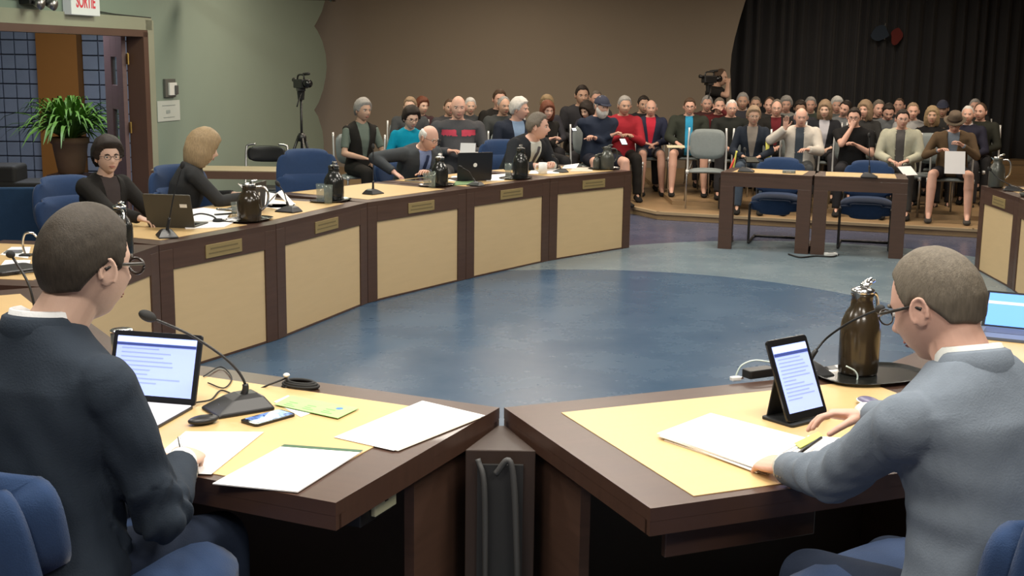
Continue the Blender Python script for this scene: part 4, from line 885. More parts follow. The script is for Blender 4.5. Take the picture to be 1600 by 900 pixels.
# ================================================================== people
def remesh(g, voxel, smooth=4, fac=.5):
    me = bpy.data.meshes.new('tmp'); me.from_pydata(g.V().tolist(), [], g.f); me.update()
    o = bpy.data.objects.new('tmp', me); COL.objects.link(o)
    r = o.modifiers.new('r', 'REMESH'); r.mode = 'VOXEL'; r.voxel_size = voxel; r.adaptivity = 0
    if smooth: s = o.modifiers.new('s', 'SMOOTH'); s.factor = fac; s.iterations = smooth
    dg = bpy.context.evaluated_depsgraph_get(); m = bpy.data.meshes.new_from_object(o.evaluated_get(dg))
    n = len(m.vertices); V = np.empty(n*3); m.vertices.foreach_get('co', V); V = V.reshape(-1, 3)
    nl = len(m.loops); L = np.empty(nl, dtype=np.int64); m.loops.foreach_get('vertex_index', L)
    npol = len(m.polygons); st = np.empty(npol, dtype=np.int64); m.polygons.foreach_get('loop_start', st); tt = np.empty(npol, dtype=np.int64); m.polygons.foreach_get('loop_total', tt)
    N = np.empty(n*3); m.vertices.foreach_get('normal', N); N = N.reshape(-1, 3)
    if (tt == 4).all(): F = L.reshape(-1, 4)
    else: F = [tuple(L[a:a+b]) for a, b in zip(st, tt)]
    bpy.data.objects.remove(o); bpy.data.meshes.remove(me); bpy.data.meshes.remove(m)
    return V, F, N
def meshobj(name, V, F, m, parent, smooth=True, extra=None):
    me = bpy.data.meshes.new(name)
    if extra is not None:
        F = [tuple(f) for f in F]+[tuple(i+len(V) for i in f) for f in extra.f]; V = np.concatenate([V, extra.V()])
    used = np.unique(np.concatenate([np.ravel(f) for f in F])) if not isinstance(F, np.ndarray) else np.unique(F)
    if len(used) < len(V):
        mp = np.full(len(V), -1); mp[used] = np.arange(len(used)); V = V[used]
        F = mp[F] if isinstance(F, np.ndarray) else [tuple(mp[list(f)]) for f in F]
    me.from_pydata(np.asarray(V).tolist(), [], F.tolist() if isinstance(F, np.ndarray) else [tuple(int(i) for i in f) for f in F])
    me.materials.append(m)
    if smooth: me.polygons.foreach_set('use_smooth', [True]*len(me.polygons))
    me.update(); o = bpy.data.objects.new(name, me); COL.objects.link(o); o.parent = parent; return o
def waves(V, N, amp, seed, k0=18, k1=60, n=9, aniso=(1, 1, 1)):
    r = np.random.default_rng(seed); d = np.zeros(len(V))
    for i in range(n):
        k = k0+(k1-k0)*r.random(); u = unit(r.normal(size=3)*np.array(aniso)); d += np.sin(V@u*k+r.random()*6.28+1.5*np.sin(V@unit(r.normal(size=3))*k*.4))
    return V+N*(d/n*amp*1.8)[:, None]
# ------------------------------------------------------------------ head
def sst(a, b, x): t = np.clip((x-a)/(b-a), 0, 1); return t*t*(3-2*t)
def headsurf(D, fem=False):
    x, y, z = D.T; dn = np.clip(-z, 0, 1)
    px = .0765*x*(1-(.34 if fem else .27)*dn**1.4*(.4+.6*np.clip(y+.3, 0, 1)))*(1+.03*np.clip(z, 0, 1)); py = np.where(y > 0, .094, .104)*y; pz = np.where(z > 0, .116, .120)*z
    py = np.where(y < 0, py*(1-.35*dn**1.2), py) + .016*dn*np.clip(y, 0, 1)
    f = sst(.15, .55, y)
    def g(cx, cz, sx, sz): return np.exp(-((px-cx)/sx)**2-((pz-cz)/sz)**2)
    py = py+f*(.021*g(0, -.030, .0125, .013)+.012*g(0, -.012, .009, .022)+.006*g(.012, -.034, .007, .007)+.006*g(-.012, -.034, .007, .007)
               -.010*(g(.032, .002, .017, .011)+g(-.032, .002, .017, .011))+.006*g(0, .023, .05, .009)
               +.0055*g(0, -.058, .022, .0055)+.0055*g(0, -.070, .019, .0055)-.004*g(0, -.064, .022, .003)-.004*g(0, -.082, .025, .006)+.009*g(0, -.102, .022, .013)
               +.005*(g(.042, -.028, .018, .02)+g(-.042, -.028, .018, .02)))
    return np.c_[px, py, pz]
def sphere_dirs(nu, nv):
    V = [[0, 0, 1.]]; F = []
    for i in range(1, nv):
        t = PI*i/nv; V += [[math.sin(t)*math.cos(p), math.sin(t)*math.sin(p), math.cos(t)] for p in np.arange(nu)*2*PI/nu]
    V.append([0, 0, -1.])
    for j in range(nu): F.append((0, 1+j, 1+(j+1) % nu))
    for i in range(nv-2):
        for j in range(nu): k = (j+1) % nu; F.append((1+i*nu+j, 1+(i+1)*nu+j, 1+(i+1)*nu+k, 1+i*nu+k))
    L = len(V)-1
    for j in range(nu): F.append((1+(nv-2)*nu+(j+1) % nu, 1+(nv-2)*nu+j, L))
    return np.array(V), F
HAIR = {  # hairline elevation (deg) at azimuth from the face, and thickness
    'short': ([0, 35, 60, 78, 92, 110, 130, 180], [40, 42, 28, -4, 6, -8, -26, -32], .012),
    'crop': ([0, 35, 60, 78, 92, 110, 130, 180], [42, 44, 30, 0, 8, -6, -24, -30], .006),
    'receding': ([0, 30, 50, 70, 80, 92, 110, 130, 180], [64, 58, 44, 20, -2, 6, -6, -24, -30], .009),
    'full': ([0, 35, 60, 75, 92, 110, 130, 180], [34, 34, 20, -8, -4, -14, -32, -38], .024),
    'bob': ([0, 30, 50, 65, 80, 110, 140, 180], [30, 26, 4, -30, -46, -52, -56, -58], .028),
    'long': ([0, 25, 45, 60, 80, 110, 140, 180], [38, 34, 5, -50, -62, -66, -68, -70], .026)}
def hair_mesh(style, fem, nu=44, nv=32, seed=0, thick=None, amp=.0022):
    D, F = sphere_dirs(nu, nv); az = np.degrees(np.abs(np.arctan2(D[:, 0], D[:, 1]))); el = np.degrees(np.arcsin(np.clip(D[:, 2], -1, 1)))
    P = headsurf(D, fem)
    if style == 'fringe':   # bald crown with hair round the sides
        lo = np.interp(az, [0, 62, 72, 80, 92, 110, 130, 180], [90, 60, 20, -4, 6, -6, -24, -30]); hi = np.interp(az, [0, 65, 80, 120, 180], [0, 10, 30, 38, 34]); th = .009
        m = sst(-3, 5, el-lo)*sst(-4, 8, hi-el)
    else:
        a, b, th = HAIR[style]; m = sst(-3, 5, el-np.interp(az, a, b))
    if thick: th = thick
    nrm = unit_rows(P*np.array([1/.077**2, 1/.098**2, 1/.116**2]))
    Wv = waves(P, nrm, amp*1.6, seed+3, 60, 260, 9, (1, 1, .5))-P
    top = 1+.35*np.clip(D[:, 2], 0, 1)
    if style in ('bob', 'long'):
        side = np.clip((az-50)/40, 0, 1)*np.clip(-(el-10)/45, 0, 1); P = P+D*(side*.028)[:, None]+np.array([0, 0, -1])*(side*(.03 if style == 'bob' else .075))[:, None]
    return P+nrm*((m*th*top)-(1-m)*.007)[:, None]+Wv*m[:, None], F
def unit_rows(V): return V/(np.linalg.norm(V, axis=1)[:, None]+1e-9)
def beard_mesh(fem, th=.014, nu=44, nv=32):
    D, F = sphere_dirs(nu, nv); az = np.degrees(np.abs(np.arctan2(D[:, 0], D[:, 1]))); el = np.degrees(np.arcsin(D[:, 2])); P = headsurf(D, fem)
    hi = np.interp(az, [0, 14, 22, 50, 75, 90], [-20, -20, -26, -22, 0, 0]); m = sst(-3, 5, hi-el)*sst(-3, 6, 86-az)*sst(-8, 4, el+80)
    nrm = unit_rows(P*np.array([1/.077**2, 1/.098**2, 1/.116**2])); return P+nrm*(m*th-(1-m)*.006)[:, None]+np.array([0, 0, -1])*(m*th*1.2)[:, None], F
def ear(g, s, fine=False):
    c = np.array([s*.0775, -.010, -.010]); R = RZ(s*-.35)@RX(.15)
    g.ell(c, (.007, .019, .031), R, 14, 10)
    P = [c+R@np.array([s*.008, .017*math.cos(a), .029*math.sin(a)]) for a in np.linspace(-.9, 3.6, 14)]
    g.tube(P, .0045 if fine else .004, 6)
def hand(g, w, d, n, right, curl=.5, s=1., spread=.12, thumb=.5, nseg=8, curls=None, palm=True):
    "w wrist, d direction of the hand, n direction the palm faces"
    d = unit(d); n = unit(np.array(n)-d*(np.array(n)@d)); t = np.cross(d, n)*(1 if right else -1)   # t points to the thumb side
    w = np.array(w, float)
    if palm:
        R = []
        for q, a, b in ((-.02, .024, .019), (.0, .028, .018), (.03, .037, .017), (.06, .041, .015), (.085, .040, .013), (.094, .036, .009)):
            u = np.arange(14)*2*PI/14; R.append(w+d*q*s+(np.outer(np.cos(u), t)*a+np.outer(np.sin(u), n)*b)*s)
        g.loft(R)
    for k in range(4):
        off = (.030, .010, -.010, -.029)[k]; L = (.070, .078, .073, .058)[k]*s; r0 = (.0088, .009, .0086, .0076)[k]*s; p = w+d*(.084-.004*abs(k-1))*s+t*off*s
        dd = unit(d+t*off*spread*8); nn = unit(n-dd*(n@dd)); c = (curls[k] if curls else curl)
        for fr, bend in ((.45, .75), (.30, 1.0), (.25, .6)):
            Rr = rotm(np.cross(dd, nn), c*bend); dd = Rr@dd; nn = Rr@nn; e = p+dd*L*fr; g.cap(p, e, r0, r0*.9, nseg); p = e; r0 *= .9
    p = w+d*.022*s+t*.024*s+n*.006*s; dd = unit(d*.75+t*.75+n*.35*thumb*2)
    for L, r in ((.042, .0125), (.032, .0102), (.026, .0090)):
        e = p+dd*L*s; g.cap(p, e, r*s, r*.88*s, nseg); p = e; dd = unit(dd+(-t*.35+d*.1+n*.15)*thumb*1.2)
    return g
def ik(a, b, la, lb, pole):
    a = np.array(a, float); b = np.array(b, float); v = b-a; L = np.linalg.norm(v)
    if L > (la+lb)*.995: b = a+v/L*(la+lb)*.995; v = b-a; L = np.linalg.norm(v)
    x = (la*la-lb*lb+L*L)/(2*L); h = math.sqrt(max(0, la*la-x*x)); u = v/L; p = np.array(pole, float); p = unit(p-u*(p@u)); return a+u*x+p*h, b
SKINS = {'fair': (.60, .40, .31), 'pink': (.60, .36, .28), 'tan': (.48, .30, .22), 'deep': (.33, .20, .14)}
HC = {'grey': (.27, .26, .25), 'white': (.55, .54, .52), 'brown': (.065, .04, .025), 'dark': (.022, .016, .013), 'blond': (.27, .195, .11), 'red': (.13, .045, .025), 'greybrown': (.13, .11, .09), 'sandy': (.24, .17, .11)}
def skin_mat(k):
    c = SKINS[k]; m = mat('skin_'+k, c, .55, noise=.10, scale=14, bump=.08, bscale=150, spec=.35)
    m.node_tree.nodes['Principled BSDF'].inputs['Subsurface Weight'].default_value = 0; return m
def hair_mat(k): return mat('hair_'+k, HC[k], .62, noise=.5, scale=150, bump=.35, bscale=420, stretch=(1, 1, .18), spec=.25)
M_eye = mat('eye_white', (.6, .58, .55), .3, noise=0); M_iris = mat('dark_iris', (.03, .022, .018), .2, noise=0); M_lips = mat('lips', (.36, .13, .11), .5, noise=.05); M_gl = mat('glasses_frame_dark', (.02, .016, .014), .3, noise=0); M_glm = mat('glasses_frame_metal', (.35, .33, .30), .3, metal=.8, noise=0)
def human(label, loc, yaw, top=('sweater', (.05, .05, .05)), bottom=('trousers', (.03, .03, .035)), hair=('short', 'brown'), skin='fair', fem=False, seat=.45, lean=4, twist=0,
          head=(0, 5, 0), L='lap', R='lap', stand=False, legs='sit', s=1., belly=0., glasses=None, beard=None, hat=None, voxel=.0105, group=None, shoes=(.015, .014, .013), shirt=None, tie=None, fore=False, curl=.5, polL=(-1, -.5, -.9), polR=(1, -.5, -.9), handL=None, handR=None, nf=None, neckc=None, bend=0., shw=1., stripe=None, details=True, hd_off=(0, 0, 0), nk=.040, ka=1.):
    seed = int(abs(hash((round(loc[0], 3), round(loc[1], 3)))) % 9973)
    root = thing('person', label, 'person', loc, yaw, group); sm = skin_mat(skin)
    hz = (seat+.095) if not stand else .93*s
    Pv = np.array([0, 0, hz]); lr = math.radians(lean); tw = math.radians(twist)
    def S(p):   # spine coordinates -> local
        p = np.array(p, float)*s; one = p.ndim == 1; p = np.atleast_2d(p); z = p[:, 2]; a = lr*(.75+.5*np.clip(z/.5, 0, 1))+bend*np.clip(z/.5, 0, 1.2); c, q = np.cos(a), np.sin(a)
        tt = tw*np.clip(z/.4, 0, 1); x = p[:, 0]*np.cos(tt)-p[:, 1]*np.sin(tt); y = p[:, 0]*np.sin(tt)+p[:, 1]*np.cos(tt)
        o = np.c_[x, y*c+z*q, -y*q+z*c]+Pv; return o[0] if one else o
    def Sinv(P):
        p = P-Pv; z0 = np.linalg.norm(p[:, 1:], axis=1); z = p[:, 2]/math.cos(lr*1.1) if True else z0; a = lr*(.75+.5*np.clip(z/s/.5, 0, 1))+bend*np.clip(z/s/.5, 0, 1.2)
        y = p[:, 1]*np.cos(a)-p[:, 2]*np.sin(a); zz = p[:, 1]*np.sin(a)+p[:, 2]*np.cos(a); tt = -tw*np.clip(zz/s/.4, 0, 1); return np.c_[p[:, 0]*np.cos(tt)-y*np.sin(tt), p[:, 0]*np.sin(tt)+y*np.cos(tt), zz]/s
    wsh = (.172 if fem else (.198 if not fore else .19))*shw; bx = belly
    def torso(g, k, lo=-.10, hi=.56, m=28):
        rows = [(-.11, .150, .105, .01), (-.06, .172, .128, .012), (.0, .174, .132+bx*.5, .012+bx*.4), (.08, .160+bx*.4, .120+bx*.9, .012+bx*.6), (.16, .150+bx*.4, .112+bx, .010+bx*.6), (.24, .152+bx*.2, .112+bx*.7, .008+bx*.3), (.32, .166, .116+bx*.2, .006),
                (.39, .178, .112, .0), (.435, wsh*.97, .098, -.006), (.468, wsh*.86, .082, -.012), (.492, wsh*.62, .070, -.016), (.512, wsh*.42, .060, -.014)]
        if not fore and not fem: rows = [(z, rx*1.07, ry*1.10+.006, yo) for z, rx, ry, yo in rows]
        if fore: rows = [(z+{.39: -.005, .435: -.024, .468: -.014, .492: -.004, .512: .006}.get(z, 0), rx*{.435: .99, .468: .93, .492: .90, .512: .92}.get(z, 1), ry, yo) for z, rx, ry, yo in rows]
        if fem: rows = [(z, rx*(.92 if z > .3 else .98 if z < .1 else .88), ry*(1.10 if .22 < z < .38 else .95), yo) for z, rx, ry, yo in rows]
        R = []
        for z, rx, ry, yo in rows:
            if z < lo or z > hi: continue
            a = np.arange(m)*2*PI/m; c, q = np.cos(a), np.sin(a); e = .82
            x = np.sign(c)*np.abs(c)**e*(rx+k); y = np.sign(q)*np.abs(q)**e*(ry+k)+yo; R.append(S(np.c_[x, y, np.full(m, z)]))
        g.loft(R)
    SHc = {sd: S((sd*wsh*.93, -.008, .432 if not fore else .402)) for sd in (-1, 1)}
    zt = hz+.075*s if not stand else hz
    presets = {'lap': (lambda sd: (sd*.09, .30, zt+.03)), 'knee': (lambda sd: (sd*.15, .36, zt+.045)), 'cross': (lambda sd: (-sd*.12, .215+(.0 if sd > 0 else .03), hz+.25+.03*(sd > 0))), 'paper': (lambda sd: (sd*.12, .34, zt+.14)),
               'phone': (lambda sd: (sd*.045, .33, zt+.17)), 'chin': (lambda sd: (sd*.03, .20, hz+.50)), 'table': (lambda sd: (sd*.16, .42, .80)), 'side': (lambda sd: (sd*.25, .05, zt+.05)), 'wave': (lambda sd: (sd*.20, .26, hz+.44)), 'clasp': (lambda sd: (sd*.07, .29, zt+.045)), 'down': (lambda sd: (sd*.24, .05, hz-.10)), 'hold': (lambda sd: (sd*.12, .30, hz+.42))}
    arms = {}
    for sd, tg, pole in ((-1, L, polL), (1, R, polR)):
        T_ = np.array(presets[tg](sd) if isinstance(tg, str) else tg, float)
        el_, wr = ik(SHc[sd], T_, .29*s*ka, .25*s*ka, pole); arms[sd] = (SHc[sd], el_, wr)
    # --- legs
    LG = {}
    for sd in (-1, 1):
        hp_ = np.array([sd*.09*s, 0, hz-.01])
        if stand: kn = np.array([sd*.10, .02, hz*.53]); an = np.array([sd*.11, 0, .085])
        else:
            wx = {'sit': .12, 'wide': .19, 'tight': .08}[legs]; kn = np.array([sd*wx, .45*s, seat+.07]); an = np.array([sd*(wx+.01), .47 if legs != 'tight' else .50, .085])
            if fore: kn[2] = seat+.0; an = np.array([sd*(wx+.01), .50, .085])
            if legs == 'tight': an = np.array([sd*.07, .44, .085])
        LG[sd] = (hp_, kn, an)
    tp = top[0]; bt = bottom[0]; sleeves = tp in ('sweater', 'jacket', 'coat', 'vestlong')
    # --- head frame
    nb = S((0, -.012, .50)); hy, hp, hr = [math.radians(a) for a in head]
    RH = RZ(hy+tw*.8)@RX(-hp)@RY(hr); nt_ = S((0, .015, .575-nk)); hc_ = nt_+RH@np.array([0, .022, .105])*s+np.array(hd_off)
    def HX(V): return (np.asarray(V)*s)@RH.T+hc_
    # --- body: one continuous skin surface
    g = G(); cu = .016
    torso(g, -cu); g.cone(S((0, -.012, .46)), hc_+RH@np.array([0, -.018, -.055])*s, .062*s, .054*s*(0.9 if fem else 1.05), 18)
    nhead = (96, 72) if fore else (40, 30)
    D, F = sphere_dirs(*nhead); HV = HX(headsurf(D, fem)); extra = G()
    hg = g if fore else extra
    hg.add(HV, F); eg = G(); ear(eg, -1, fore); ear(eg, 1, fore); hg.add(HX(eg.V()), eg.f)
    for sd in (-1, 1):
        a, b, c = arms[sd]; tk = .9 if fem else 1.
        tk2 = tk*(.72 if fore else 1.); g.cap(a, b, .046*tk2*s, .038*tk2*s); g.cap(b, b+(c-b)*.4, .040*tk2*s, .039*tk2*s); g.cap(b+(c-b)*.35, c, .039*tk2*s, .026*tk*s)
        hs = handR if sd > 0 else handL; hs = hs or {}
        fd = unit(c-b); dd = unit(hs.get('d', fd if not (isinstance(tg, str) and tg in ('lap', 'clasp')) else unit(fd+np.array([-sd*.55, .1, -.1])))) ; nn = hs.get('n', (0, 0, -1) if abs(fd[2]) < .8 else (-sd, .3, 0)); cc = hs.get('curl', .95 if isinstance(tg, str) and tg == 'cross' else curl)
        hgr = G(); hand(hgr, c, dd, nn, sd > 0, cc, s*(.92 if fem else 1), nseg=10 if fore else 6, curls=hs.get('curls'), thumb=hs.get('thumb', .5), spread=hs.get('spread', .12))
        (g if fore else g).add(hgr.V()[:84], hgr.f[:hgr_count(hgr, 84)])
        rest = G(); idx = hgr_count(hgr, 84); rest.add(hgr.V()[84:], [tuple(i-84 for i in f) for f in hgr.f[idx:]])
        (g if fore else extra).merge(rest)
        hp_, kn, an = LG[sd]; lk = .7 if bt != 'shorts' else 1.
        g.cap(hp_, kn, .082*lk*s, .060*lk*s); g.cap(kn, kn+(an-kn)*.35, .058*lk*s, .062*lk*s); g.cap(kn+(an-kn)*.3, an, .061*lk*s, .039*lk*s); 
        g.cap(an, an+np.array([0, .10, -.045]), .032*lk, .024*lk)
    V, Fq, N = remesh(g, .0032 if fore else voxel, 3 if fore else 3)
    meshobj('body', V, Fq, sm, root, extra=None if fore else extra)
    # --- face details as parts
    if details:
        for sd in (-1, 1):
            e = G().ell((sd*.0315, .0735, .001), (.0135, .012, .0075), None, 12, 8); ob = G().add(HX(e.V()), e.f).build('eye', M_eye, root, True)
            e = G().ell((sd*.0315, .0835, .0005), (.0058, .0035, .0062), None, 10, 6); G().add(HX(e.V()), e.f).build('iris', M_iris, ob, True)
            e = G().tube([(sd*.016, .094, .017), (sd*.030, .0925, .022), (sd*.047, .080, .018)], [.003, .0042, .002], 6); G().add(HX(e.V()), e.f).build('eyebrow', hair_mat(hair[1] if hair else 'grey'), root, True)
        e = G(); e.tube([(-.022, .0845, -.063), (-.010, .0925, -.0605), (0, .0935, -.0615), (.010, .0925, -.0605), (.022, .0845, -.063)], [.0015, .003, .003, .003, .0015], 6); e.tube([(-.018, .0855, -.068), (0, .0925, -.071), (.018, .0855, -.068)], [.0015, .0035, .0015], 6)
        G().add(HX(e.V()), e.f).build('lips', M_lips, root, True)
    if hair:
        st = hair[0]; HVv, HF = hair_mesh(st, fem, *((120, 84) if fore else (44, 32)), seed=seed, thick=hair[2] if len(hair) > 2 else None, amp=.0006 if fore else .0022)
        G().add(HX(HVv), HF).build('hair', hair_mat(hair[1]), root, True)
    if beard: BV, BF = beard_mesh(fem, .016 if beard != 'grey' else .010); G().add(HX(BV), BF).build('beard', hair_mat(beard), root, True)
    if glasses:
        e = G(); gm = M_gl if (glasses == 'dark' or fore) else M_glm
        for sd in (-1, 1):
            P = [(sd*.0335+.0235*math.cos(a), .105-.006*abs(math.cos(a)) if False else .1045, .0+.0165*math.sin(a)) for a in np.linspace(0, 2*PI, 22)]; e.tube(P, .0034 if (fore and glasses == 'dark') else .0018, 6)
            e.tube([(sd*.057, .103, .006), (sd*.072, .085, .008), (sd*.082, .0, .006), (sd*.083, -.018, -.004)], .0018 if not fore else .0038, 6)
        e.tube([(-.010, .1045, .004), (0, .107, .006), (.010, .1045, .004)], .0016, 6)
        gl = G().add(HX(e.V()), e.f).build('glasses', gm, root, True)
    # --- garments
    def garment(name, g, m, vox, amp, parent=root, sd_=0, sm_=4): V, Fq, N = remesh(g, vox, sm_); V = waves(V, N, amp, seed+sd_, 14, 50, 9); return V, Fq, N
    vx = voxel*1.15 if not fore else .006
    tm = cloth(top[1]); ease = {'tee': .0, 'sweater': .004, 'jacket': .010, 'coat': .020, 'vest': .012, 'vestlong': .01}[tp]
    g = G(); torso(g, ease, lo=-.10)
    if stand or tp == 'coat': torso(g, ease+.012, lo=-.2, hi=.1)
    for sd in (-1, 1):
        a, b, c = arms[sd]; k = (1 if not fem else .88)*s; th = {'tee': 0, 'sweater': .004, 'jacket': .010, 'coat': .016, 'vest': 0, 'vestlong': .004}[tp]
        g.ell(a+np.array([0, 0, -.012]), (.066*k+th, .062*k+th, .062*k+th) if not fore else (.060*k+th, .056*k+th, .060*k+th))
        if tp == 'vest' : continue
        if sleeves:
            g.cap(a, b, (.060 if not fore else .055)*k+th, .047*k+th); 
            g.cone(b, c+(b-c)*.06, .046*k+th, .033*k+th, 18); g.ell(b, (.047*k+th,)*3)
        else: g.cone(a, a+(b-a)*.72, .062*k, .053*k, 18)
    V, Fq, N = garment('top', g, tm, vx, .0028 if not fore else .0050, sm_=4 if not fore else 12)
    if fore: V = folds(V, N, arms, SHc, s)
    C = Sinv(V[np.asarray(Fq)].mean(1)) if isinstance(Fq, np.ndarray) else None
    nm = {'tee': 't_shirt', 'sweater': 'sweater', 'jacket': 'jacket', 'coat': 'jacket', 'vest': 'vest', 'vestlong': 'vest'}[tp]
    hole = np.zeros(len(Fq), bool)
    if shirt is not None:
        w_ = .022+.050*np.clip((C[:, 2]-.12)/.33, 0, 1)
        if tp == 'coat': w_ = np.full(len(C), .055)
        zr_ = (.12 if tp != 'coat' else -.05)
        hole = (C[:, 1] > .02) & (np.abs(C[:, 0]) < w_) & (C[:, 2] > (.12 if tp != 'coat' else -.05)) & (C[:, 2] < .56)
    if hole.any():
        cnt = np.zeros(len(V), int); cnt2 = np.zeros(len(V), int); np.add.at(cnt, Fq[hole].ravel(), 1); np.add.at(cnt2, Fq[~hole].ravel(), 1); bd = (cnt > 0) & (cnt2 > 0)
        Cv = Sinv(V); wv = (.022+.050*np.clip((Cv[:, 2]-.12)/.33, 0, 1)) if tp != 'coat' else np.full(len(V), .055); dx = np.sign(Cv[:, 0])*wv-Cv[:, 0]; ok = bd & (np.abs(dx) < 1.3*vx) & (Cv[:, 2] > zr_+.01) & (Cv[:, 2] < .53)
        V[ok, 0] += dx[ok]*s
    if stripe is not None:
        sp_ = (C[:, 1] > .0) & (C[:, 2] > .355) & (C[:, 2] < .415) & (np.abs(C[:, 0]) > .022) & (np.abs(C[:, 0]) < .175)
        Vs = V+N*.0025; meshobj('chest_stripe', Vs, Fq[sp_], cloth(stripe), root)
    if tp in ('vest', 'vestlong') and shirt is not None:
        g2 = G(); torso(g2, .0)
        for sd in (-1, 1):
            a, b, c = arms[sd]; k = (1 if not fem else .88)*s
            if tp == 'vest': g2.cone(a, a+(b-a)*.8, .060*k, .052*k, 16)
            else: g2.cap(a, b, .060*k, .047*k); g2.cone(b, c, .047*k, .033*k, 16)
        V2, F2, N2 = garment('shirt', g2, None, vx, .0028, sd_=5); meshobj('shirt', V2, F2, cloth(shirt), root)
    elif shirt is not None and hole.any():
        meshobj('shirt', V-N*.004, Fq[hole], cloth(shirt), root)
    to = meshobj(nm, V, Fq[~hole] if hole.any() else Fq, tm, root)
    if fore:
        e = G(); a = np.linspace(0, 2*PI, 41)[:-1]; Rr = []
        for r1, r2, z in ((.088, .084, .475), (.092, .088, .500), (.084, .081, .526), (.074, .072, .532), (.071, .069, .500)): Rr.append(S(np.c_[np.cos(a)*r1, np.sin(a)*r2-.010, z-np.clip(np.sin(a)+.2, 0, 1.2)*.075+.0*a]))
        e.loft(Rr, closed=False); e.build('jacket_collar', tm, root, True)
    if hole.any():
        so = to.modifiers.new('thick', 'SOLIDIFY'); so.thickness = .006; so.offset = -1
    if tie:
        e = G(); P = [S((0, .136+bx*.3*(q < .35)+(.0 if q < .45 else -.025), q)) for q in (.50, .44, .36, .26)]
        e.tube(P, [.014, .012, .018, .02], 8); e.build('tie', cloth(tie), root, True)
    if neckc is not None:   # collar ring
        e = G(); a = np.linspace(0, 2*PI, 29)[:-1]; Rr = []
        for q, r1, r2, z in ((0, .077, .074, .498), (0, .068, .067, .541), (0, .063, .062, .543), (0, .070, .068, .490)): Rr.append(S(np.c_[np.cos(a)*r1, np.sin(a)*r2-.012, z+.0*a-np.clip(np.sin(a), 0, 1)*.03]))
        e.loft(Rr, closed=False); e.build('collar', cloth(neckc), root, True)
    # --- trousers / shorts, shoes
    bm = cloth(bottom[1]); g = G()
    g.ell(np.array([0, .01, hz+.01]), (.178*s+bx*.3, .135*s+bx*.4, .115*s), None, 22, 14)
    for sd in (-1, 1):
        hp_, kn, an = LG[sd]
        if bt == 'shorts': g.cone(hp_, hp_+(kn-hp_)*.86, .092*s, .074*s, 18)
        else:
            g.cap(hp_, kn, (.094 if not fore else .080)*s, .069*s); g.cone(kn, an+(kn-an)*(.0 if bt == 'trousers' else .45), .070*s, .056*s, 18); g.ell(kn, (.068*s,)*3)
    V, Fq, N = garment('bottom', g, bm, voxel*1.2 if not fore else .010, .003, sd_=2); meshobj({'trousers': 'trousers', 'shorts': 'shorts', 'capri': 'trousers'}[bt], V, Fq, bm, root)
    for sd in (-1, 1):
        hp_, kn, an = LG[sd]; o = np.array([an[0], an[1], 0]); Rr = []
        for y, wx_, z1 in ((-.065, .022, .05), (-.05, .036, .075), (0, .040, .085), (.06, .043, .068), (.12, .048, .05), (.17, .044, .04), (.195, .026, .028)):
            a = np.arange(14)*2*PI/14; Rr.append(np.c_[o[0]+wx_*np.cos(a)*s, np.full(14, o[1]+y*s), .003+z1/2*(1+np.sin(a))*np.where(np.sin(a) < 0, 1, 1)])
        e = G(); e.loft(Rr); e.build('shoe', cloth(shoes), root, True)
    # --- hats
    if hat == 'cap':
        D, F = sphere_dirs(44, 30); el = np.degrees(np.arcsin(np.clip(D[:, 2], -1, 1))); P = headsurf(D, fem); m = sst(8, 14, el)
        G().add(HX(P+D*(m*.018-(1-m)*.01)[:, None]), F).build('cap', cloth((.035, .04, .065)), root, True)
        e = G(); a = np.linspace(-1.15, 1.15, 13); top_ = [(math.sin(q)*.078, .078+.075*math.cos(q)-.01, .038-.012*math.cos(q)) for q in a]; bot = [(math.sin(q)*.082, .045+.05*math.cos(q), .046) for q in a]
        V = top_+bot+[(x, y, z-.005) for x, y, z in top_+bot]; n = 13; F = [(i, i+1, n+i+1, n+i) for i in range(n-1)]+[(2*n+n+i, 2*n+n+i+1, 2*n+i+1, 2*n+i) for i in range(n-1)]+[(i, 2*n+i, 2*n+i+1, i+1) for i in range(n-1)]
        e.add(V, F); G().add(HX(e.V()), e.f).build('cap_brim', cloth((.035, .04, .065)), root, True)
    if hat == 'brim':
        e = G(); R_ = []; a = np.arange(36)*2*PI/36
        for rx, ry, z in ((.135, .15, .028), (.136, .151, .033), (.086, .105, .048), (.084, .102, .06), (.080, .098, .10), (.070, .088, .135), (.04, .055, .148), (.002, .002, .143)): R_.append(np.c_[np.cos(a)*rx, np.sin(a)*ry, z+np.cos(a)**2*.02*(rx > .12)])
        e.loft(R_[2:]); G().add(HX(e.V()), e.f).build('hat_crown', cloth((.10, .075, .055)), root, True)
        e = G(); e.loft(R_[:1]+R_[1:3]+[R_[2]*[.95, .95, 1]-[0, 0, .006]]); G().add(HX(e.V()), e.f).build('hat_brim', cloth((.11, .085, .06)), root, True)
        e = G(); e.loft([R_[2]*[1.02, 1.02, 1], R_[3]*[1.03, 1.03, 1]+[0, 0, .01]], closed=False); G().add(HX(e.V()), e.f).build('hat_band', cloth((.045, .03, .022)), root, True)
    return root, arms, HX
def hgr_count(hg, n): return sum(1 for f in hg.f if max(f) < n)
